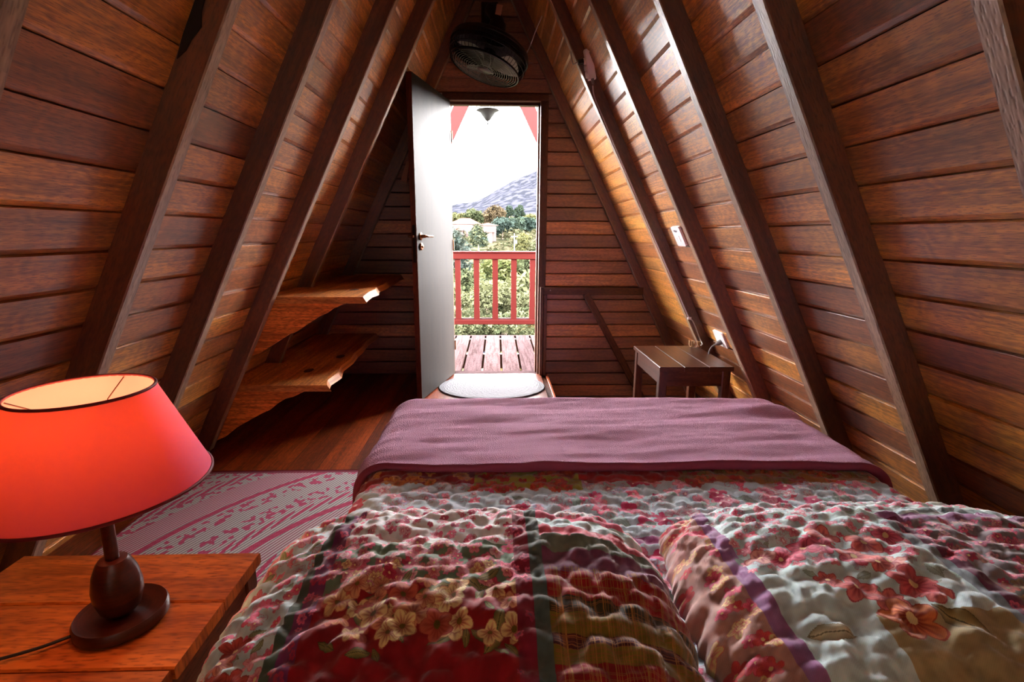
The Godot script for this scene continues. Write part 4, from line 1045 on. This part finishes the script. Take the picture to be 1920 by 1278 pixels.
	put("handrail", beam(Vector3(0.712, 0.668, -4.050), Vector3(1.38, -0.50, -4.030), Vector3(1, 0.57, 0), 0.052, 0.030), M.frame, gd)
	put("screw", lathe([Vector2(0, 0.002), Vector2(0.005, 0.0015), Vector2(0.006, 0)], 10, Transform3D(Basis(Vector3(1, 0, 0), PI / 2), Vector3(0.425, 0.700, -4.0405))), M.steel, gd)
	# ---- small pale wedge of wood on the end wall behind the door
	var wd := put("wood_wedge", slab(PackedVector2Array([Vector2(-0.045, -0.09), Vector2(0.0, -0.105), Vector2(0.03, 0.055), Vector2(0.005, 0.05)]), Vector3(-0.685, 1.62, -4.10), Vector3.RIGHT, Vector3.UP, Vector3.BACK, 0.02), M.tan)
	tag(wd, "small pale wooden offcut fixed to the end wall, half hidden by the open door", "offcut")

func plane_off(p: Vector3) -> float:                                  # how far p lies inside the face of the right-hand boards
	return (DR + OFR) - slope_n(1).dot(p - Vector3(0, EYE, 0))

# ======================================================================= outdoors
var hill := FastNoiseLite.new()

func ground_y(x: float, z: float) -> float:
	var d := -z
	var y: float
	if d < 8.0: y = -3.0
	elif d < 22.0: y = lerpf(-3.0, -4.25, (d - 8.0) / 14.0)
	elif d < 48.0: y = lerpf(-4.25, -7.0, smoothstep(22.0, 48.0, d))
	elif d < 110.0: y = lerpf(-7.0, 0.2, smoothstep(48.0, 112.0, d))
	else: y = lerpf(0.2, 8.0, smoothstep(105.0, 260.0, d))
	return y + (1.2 * hill.get_noise_2d(x, z) if d > 24.0 else 0.25 * hill.get_noise_2d(x * 2.0, z * 2.0))

const LEAF := Color(0.29, 0.26, 0.34, 1.0)  # tints all foliage; haze is put into its paler, greyer cast
var leaf_mesh: ArrayMesh

func make_leaf() -> ArrayMesh:                                        # a folded spray of leaves about 1 across
	var st := begin()
	for k in 3:
		var a := TAU * k / 3.0 + 0.3
		var d := Vector3(cos(a), 0.25 * sin(a * 2.0), sin(a)); var s := Vector3(-sin(a), 0.12, cos(a)) * 0.24
		var n := d.cross(s).normalized()
		tri(st, Vector3.ZERO, d * 0.28 + s, d * 0.62, n, Vector2.ZERO, Vector2.ZERO, Vector2.ZERO)
		tri(st, Vector3.ZERO, d * 0.62, d * 0.28 - s + Vector3(0, 0.08, 0), n, Vector2.ZERO, Vector2.ZERO, Vector2.ZERO)
	return done(st)

func crown(parent: Node, called: String, blobs: Array, count: int, size: float, c0: Color, c1: Color, squash := 1.0) -> MultiMeshInstance3D:
	var mm := MultiMesh.new(); mm.transform_format = MultiMesh.TRANSFORM_3D; mm.use_colors = true; mm.mesh = leaf_mesh; mm.instance_count = count
	for i in count:
		var b: Array = blobs[i % blobs.size()]                          # [centre, radius]
		var d := Vector3(rng.randfn(), rng.randfn(), rng.randfn()).normalized()
		var r: float = b[1] * pow(rng.randf(), 0.30)
		var p: Vector3 = b[0] + Vector3(d.x, d.y * squash, d.z) * r
		var sz := size * rng.randf_range(0.7, 1.35)
		var bs := Basis.from_euler(Vector3(rng.randf_range(-0.9, 0.9), rng.randf() * TAU, rng.randf_range(-0.9, 0.9))).scaled(Vector3.ONE * sz)
		mm.set_instance_transform(i, Transform3D(bs, p))
		mm.set_instance_color(i, c0.lerp(c1, rng.randf()) * LEAF)
	var o := MultiMeshInstance3D.new(); o.multimesh = mm; o.material_override = M.leaf; o.name = called; parent.add_child(o, true)
	o.set_meta("kind", "stuff")
	return o

func tree(label: String, x: float, z: float, h: float, r: float, c0: Color, c1: Color, count: int, size: float, lift := 0.35) -> void:
	var g := ground_y(x, z)
	var t := base("tree", Vector3(x, g - 0.05, z)); tag(t, label, "tree", "trees on the slope beyond the balcony")
	put("trunk", lathe([Vector2(0.035 * h, 0), Vector2(0.025 * h, 0.1 * h), Vector2(0.018 * h, 0.55 * h), Vector2(0.0, 0.8 * h)], 8), M.bark, t)
	var blobs: Array = []
	for k in 7:
		var a := TAU * k / 7.0 + rng.randf()
		var rr := r * rng.randf_range(0.45, 0.62)
		blobs.append([Vector3(cos(a) * r * 0.52, h * lerpf(lift, 0.80, rng.randf()), sin(a) * r * 0.52), rr])
	blobs.append([Vector3(0, h - r * 0.5, 0), r * 0.55])
	blobs.append([Vector3(0, h * 0.6, 0), r * 0.7])
	crown(t, "crown", blobs, count, size, c0, c1, 0.85)

func house(label: String, x: float, z: float, y: float, parts: Array) -> void:
	# parts: [x0, x1, y0, y1, z0, z1, hip rise]; walls with an overhanging hipped tile roof and windows
	var o := base("house", Vector3(x, y, z)); tag(o, label, "house", "houses on the hillside")
	for p in parts:
		put("wall", bar(Vector3(p[0], p[2], p[4]), Vector3(p[1], p[3], p[5]), 1, 0.0), M.render_wall, o)
		var st := begin()
		var e := 0.45
		var a := Vector3(p[0] - e, p[3], p[5] + e); var b := Vector3(p[1] + e, p[3], p[5] + e); var c := Vector3(p[1] + e, p[3], p[4] - e); var d := Vector3(p[0] - e, p[3], p[4] - e)
		var q: float = minf(p[1] - p[0], p[5] - p[4]) * 0.5
		var r0 := Vector3(p[0] + q, p[3] + p[6], (p[4] + p[5]) / 2); var r1 := Vector3(p[1] - q, p[3] + p[6], (p[4] + p[5]) / 2)
		var z2 := Vector2.ZERO
		quad(st, a, b, r1, r0, Vector3(0, 1, 0.5), z2, z2, z2, z2); quad(st, c, d, r0, r1, Vector3(0, 1, -0.5), z2, z2, z2, z2)
		quad(st, b, c, r1, r1, Vector3(1, 1, 0), z2, z2, z2, z2); quad(st, d, a, r0, r0, Vector3(-1, 1, 0), z2, z2, z2, z2)
		quad(st, a, b, c, d, Vector3.DOWN, z2, z2, z2, z2)
		put("roof", done(st), M.roof_tile, o)
		var nw := maxi(1, int((p[1] - p[0]) / 1.9))
		for k in nw:
			var wx: float = lerpf(p[0], p[1], (k + 0.5) / nw)
			var hy: float = p[3] - 1.25
			put("window", bar(Vector3(wx - 0.42, hy - 0.3, p[5] - 0.05), Vector3(wx + 0.42, hy + 0.5, p[5] + 0.03), 0, 0.0), M.dark_glass, o)

func build_landscape() -> void:
	hill.seed = 5; hill.frequency = 0.012; hill.fractal_octaves = 3
	leaf_mesh = make_leaf()
	M.leaf = plain(Color(1, 1, 1), 0.8, 0.0, 0.05); M.leaf.vertex_color_use_as_albedo = true
	M.leaf.backlight_enabled = true; M.leaf.backlight = Color(0.5, 0.5, 0.4)
	M.bark = plain(Color8(104, 88, 76), 0.9)
	M.render_wall = plain(Color8(80, 68, 66), 0.9, 0.0, 0.05); M.roof_tile = plain(Color8(82, 56, 50), 0.85, 0.0, 0.05); M.dark_glass = plain(Color8(60, 60, 70), 0.2)
	var gi := noise_img(512, 512, 0.02, 61, FastNoiseLite.TYPE_SIMPLEX, 5); gi.convert(Image.FORMAT_RGB8)
	var gd := gi.get_data()
	for i in range(0, gd.size(), 3):
		var t := gd[i] / 255.0
		var c := Color8(28, 31, 17).lerp(Color8(62, 56, 42), clampf((t - 0.35) * 2.5, 0.0, 1.0))
		gd[i] = c.r8; gd[i + 1] = c.g8; gd[i + 2] = c.b8
	gi.set_data(512, 512, false, Image.FORMAT_RGB8, gd)
	var gm := StandardMaterial3D.new(); gm.albedo_texture = ImageTexture.create_from_image(gi); gm.roughness = 0.95; gm.metallic_specular = 0.05; gm.uv1_scale = Vector3(14, 14, 1)
	var gr := put("ground", sheet(120, 150, func(a: float, b: float):
		var x := lerpf(-320.0, 320.0, a); var z := lerpf(60.0, -560.0, b)
		return Vector3(x, ground_y(x, z), z), func(a: float, b: float): return Vector2(a, b), Vector3.UP), gm)
	tag(gr, "grassy hillside falling away below the balcony and rising opposite", "ground", "", "structure")
	# mountain and low far hills
	var mi := noise_img(256, 256, 0.03, 71, FastNoiseLite.TYPE_SIMPLEX, 5); mi.convert(Image.FORMAT_RGB8)
	var md := mi.get_data()
	for i in range(0, md.size(), 3):
		var c := Color8(27, 28, 32).lerp(Color8(42, 42, 48), clampf((md[i] / 255.0 - 0.4) * 4.0, 0.0, 1.0))
		md[i] = c.r8; md[i + 1] = c.g8; md[i + 2] = c.b8
	mi.set_data(256, 256, false, Image.FORMAT_RGB8, md)
	var mm := StandardMaterial3D.new(); mm.albedo_texture = ImageTexture.create_from_image(mi); mm.roughness = 1.0; mm.metallic_specular = 0.0; mm.uv1_scale = Vector3(6, 6, 1)
	var mn := put("mountain", sheet(140, 50, func(a: float, b: float):
		var x := lerpf(-900.0, 1500.0, a); var z := lerpf(-700.0, -1900.0, b)
		var rise := 280.0 * exp(-pow((x - 430.0) / 300.0, 2.0) * 0.9) + 78.0 + 9.0 * sin(x * 0.021 + 0.8)
		var prof := sin(clampf(b * 1.25, 0.0, 1.0) * PI / 2)
		return Vector3(x, -10.0 + rise * prof + 26.0 * hill.get_noise_2d(x * 0.35, z * 0.35) * prof, z), func(a: float, b: float): return Vector2(a * 2.0, b), Vector3(0, 0.5, 1)), mm)
	tag(mn, "grey-violet rocky mountain rising to the right on the horizon with lower hills beside it", "mountain", "", "structure")
	# houses
	house("large pale house with a low roof at the left among the hillside trees", -5.7, -106.0, 0.3, [[-3.6, 2.2, 0.2, 2.7, -4.0, 0.0, 1.2], [-4.4, -1.0, 0.0, 1.4, 0.2, 2.2, 0.4]])
	house("small two-storey pale pink house in the middle of the hillside", -1.6, -97.0, -0.4, [[-1.6, 1.5, 0.1, 3.0, -3.0, -0.2, 0.5], [-0.9, 0.8, -0.6, 1.75, 0.0, 2.2, 0.35], [-2.6, -1.0, -0.8, 0.35, 0.2, 2.4, 0.3]])
	# pole
	var pl := base("utility_pole", Vector3(2.45, ground_y(2.45, -72.0) - 0.1, -72.0)); tag(pl, "pale utility pole with a short crossarm among the hillside trees", "pole")
	put("mast", lathe([Vector2(0.10, 0), Vector2(0.06, 5.7), Vector2(0, 5.7)], 10), plain(Color8(92, 88, 86), 0.8, 0.0, 0.05), pl)
	put("crossarm", bar(Vector3(-0.5, 5.2, -0.05), Vector3(0.5, 5.3, 0.05), 0, 0.0), plain(Color8(84, 80, 78), 0.8, 0.0, 0.05), pl)
	put("transformer", lathe([Vector2(0, 4.3), Vector2(0.13, 4.3), Vector2(0.13, 4.75), Vector2(0, 4.75)], 12, Transform3D(Basis.IDENTITY, Vector3(0.25, 0, 0.1))), plain(Color8(84, 84, 84), 0.6, 0.0, 0.05), pl)
	# car below the balcony
	build_car()
	# trees
	var g1 := Color(0.050, 0.075, 0.030); var g2 := Color(0.14, 0.17, 0.065); var y1 := Color(0.16, 0.17, 0.05); var b1 := Color(0.05, 0.085, 0.055)
	near_tree()
	tree("feathery light green tree on the slope right of the near tree, behind the right balusters", 1.3, -17.5, 3.9, 1.7, Color(0.10, 0.13, 0.05), Color(0.24, 0.27, 0.10), 2200, 0.30)
	tree("yellowish shrubby tree low behind the rightmost baluster", 0.95, -14.5, 1.9, 1.2, Color(0.22, 0.18, 0.05), Color(0.34, 0.28, 0.10), 1200, 0.22, 0.2)
	tree("bushy tree just below the balcony rail in front of the white house", -3.4, -46.0, 4.9, 3.0, g1, g2, 1500, 0.55)
	tree("broad bright green tree in front of the pink house", 0.3, -52.0, 6.2, 2.9, Color(0.08, 0.12, 0.03), Color(0.20, 0.23, 0.07), 1500, 0.55)
	tree("olive green tree at the right edge of the doorway view above the rail", 4.6, -50.0, 7.6, 2.6, g1, g2, 1500, 0.55)
	tree("grey-green tree at the left edge of the doorway view above the rail", -5.2, -62.0, 7.8, 2.6, b1, Color(0.11, 0.14, 0.09), 1300, 0.6)
	tree("round dark tree between the white house and the pink house", -2.9, -84.0, 5.2, 1.5, b1, g2, 800, 0.55)
	tree("dark blue-green tree right of the pink house", 1.2, -104.0, 4.4, 2.2, b1, Color(0.07, 0.11, 0.07), 1100, 0.7)
	tree("dark tree behind the utility pole", 3.5, -108.0, 4.4, 2.3, b1, Color(0.08, 0.12, 0.06), 1100, 0.7)
	tree("dark tree near the right jamb behind the olive green tree", 6.3, -112.0, 4.4, 2.3, b1, Color(0.06, 0.10, 0.06), 1100, 0.7)
	tree("low bright tree at the foot of the utility pole", 4.0, -82.0, 4.0, 1.5, y1, g2, 700, 0.5)
	tree("large brownish domed tree on the skyline above the pink house", -0.4, -150.0, 7.4, 3.5, Color(0.08, 0.07, 0.035), Color(0.17, 0.14, 0.06), 1300, 0.9)
	tree("green tree on the skyline left of the brownish domed tree", -6.6, -158.0, 5.6, 3.4, g1, g2, 1000, 0.9)
	tree("pale green tree on the skyline at the left of the doorway", -11.6, -160.0, 4.4, 3.0, y1, g2, 900, 0.9)
	tree("dark pointed tree on the skyline right of the brownish domed tree", 4.6, -190.0, 6.8, 2.0, b1, g1, 800, 0.9, 0.2)
	tree("second dark tree on the skyline, nearer the mountain", 8.6, -196.0, 7.0, 2.2, b1, g1, 800, 0.9, 0.2)
	tree("low yellow-green tree under the mountain at the right", 11.5, -176.0, 4.2, 3.2, y1, g2, 900, 0.9)
	tree("round tree under the mountain slope close to the right jamb", 8.6, -140.0, 4.0, 2.0, g1, g2, 800, 0.8)
	# countless small shrubs over the hillside
	var sh := Node3D.new()
	var cells: Array = []
	for k in 1500:
		var z := -rng.randf_range(24.0, 270.0)
		var x := rng.randf_range(-0.20, 0.20) * -z * 1.0
		if z > -112.0 and z < -80.0 and x > -10.0 and x < 2.5 and rng.randf() < 0.8: continue
		var r := rng.randf_range(0.6, 1.5) * (1.0 if z > -90.0 else 1.5)
		cells.append([Vector3(x, ground_y(x, z) + r * 0.3, z), r])
	sh.free()
	var o := crown(self, "hillside_shrubs", cells, cells.size() * 40, 0.62, Color(0.06, 0.08, 0.03), Color(0.20, 0.20, 0.09), 0.7)
	tag(o, "scrub and small bushes covering the hillside beyond the balcony", "shrubs", "", "stuff")

func near_tree() -> void:
	var x := -0.25; var z := -12.5
	var t := base("tree", Vector3(x, ground_y(x, z) - 0.05, z)); tag(t, "nearest tree with layered feathery foliage and a leaning trunk right behind the balcony railing", "tree", "trees on the slope beyond the balcony")
	var st := begin()
	add_tube(st, curve([Vector3(-0.25, 0, 0), Vector3(-0.15, 0.9, 0), Vector3(0.05, 1.4, 0.05), Vector3(0.35, 1.9, 0.1), Vector3(0.6, 2.5, 0.1)], 0.1), 0.075, 8)
	add_tube(st, curve([Vector3(-0.12, 1.0, 0), Vector3(-0.5, 1.6, 0.1), Vector3(-0.9, 2.3, 0.0)], 0.1), 0.05, 7)
	add_tube(st, curve([Vector3(0.1, 1.5, 0), Vector3(0.1, 2.1, -0.2), Vector3(0.0, 2.8, -0.2)], 0.1), 0.045, 7)
	put("trunk", done(st), M.bark, t)
	for k in 3:
		var blobs: Array = []
		for i in 15:
			blobs.append([Vector3(rng.randf_range(-1.5, 1.35), 1.75 + 0.62 * k + rng.randf_range(-0.2, 0.25), rng.randf_range(-1.1, 1.0)), rng.randf_range(0.35, 0.6)])
		crown(t, "foliage", blobs, 9000, 0.085, [Color(0.07, 0.10, 0.04), Color(0.09, 0.13, 0.05), Color(0.13, 0.16, 0.06)][k], Color(0.24, 0.27, 0.11), 0.42)

func build_car() -> void:
	var c := base("car", Vector3(0.95, ground_y(0.95, -21.5) - 0.02, -21.5)); tag(c, "dark blue parked car glimpsed between the balcony floor and the bottom rail", "car")
	c.rotation.y = 0.35
	# body: side profile carried across, roof narrower than the sills
	var prof := [Vector2(-2.05, 0.42), Vector2(-2.08, 0.70), Vector2(-1.95, 0.93), Vector2(-1.55, 0.98), Vector2(-1.05, 1.40), Vector2(-0.5, 1.50), Vector2(0.25, 1.48), Vector2(1.0, 1.02), Vector2(1.85, 0.90), Vector2(2.1, 0.68), Vector2(2.1, 0.40), Vector2(1.7, 0.25), Vector2(-1.7, 0.25)]
	var st := begin()
	var hw := func(y: float) -> float: return 0.86 if y < 0.95 else lerpf(0.86, 0.58, (y - 0.95) / 0.55)
	for i in prof.size():
		var a: Vector2 = prof[i]; var b: Vector2 = prof[(i + 1) % prof.size()]
		var m := (a + b) * 0.5 - Vector2(0, 0.75)
		quad(st, Vector3(a.x, a.y, -hw.call(a.y)), Vector3(b.x, b.y, -hw.call(b.y)), Vector3(b.x, b.y, hw.call(b.y)), Vector3(a.x, a.y, hw.call(a.y)), Vector3(m.x * 0.3, m.y, 0), Vector2.ZERO, Vector2.ZERO, Vector2.ZERO, Vector2.ZERO)
	var ix := Geometry2D.triangulate_polygon(PackedVector2Array(prof))
	for sgn in [-1.0, 1.0]:
		for k in range(0, ix.size(), 3):
			var v: Array[Vector3] = []
			for q in 3:
				var p: Vector2 = prof[ix[k + q]]
				v.append(Vector3(p.x, p.y, sgn * hw.call(p.y)))
			tri(st, v[0], v[1], v[2], Vector3(0, 0.2, sgn).normalized(), Vector2.ZERO, Vector2.ZERO, Vector2.ZERO)
	put("body", done(st), plain(Color8(16, 20, 32), 0.5, 0.0, 0.15), c)
	var gl := plain(Color8(20, 22, 28), 0.3, 0.0, 0.2)
	var ws := begin()
	quad(ws, Vector3(0.30, 1.462, -0.56), Vector3(0.98, 1.045, -0.78), Vector3(0.98, 1.045, 0.78), Vector3(0.30, 1.462, 0.56), Vector3(0.5, 1, 0), Vector2.ZERO, Vector2.ZERO, Vector2.ZERO, Vector2.ZERO)
	put("windscreen", done(ws), gl, c, Vector3(0.01, 0.012, 0))
	for sgn in [-1.0, 1.0]:
		var sw := begin()
		quad(sw, Vector3(-1.3, 1.0, sgn * 0.84), Vector3(0.85, 1.0, sgn * 0.84), Vector3(0.2, 1.40, sgn * 0.64), Vector3(-0.95, 1.40, sgn * 0.64), Vector3(0, 0.3, sgn), Vector2.ZERO, Vector2.ZERO, Vector2.ZERO, Vector2.ZERO)
		put("side_window", done(sw), gl, c, Vector3(0, 0, sgn * 0.012))
		for wx in [-1.3, 1.32]:
			put("wheel", lathe([Vector2(0, -0.1), Vector2(0.22, -0.1), Vector2(0.31, -0.08), Vector2(0.31, 0.08), Vector2(0.22, 0.1), Vector2(0, 0.1)], 20, Transform3D(Basis(Vector3(1, 0, 0), PI / 2), Vector3(wx, 0.31, sgn * 0.80))), M.black, c)
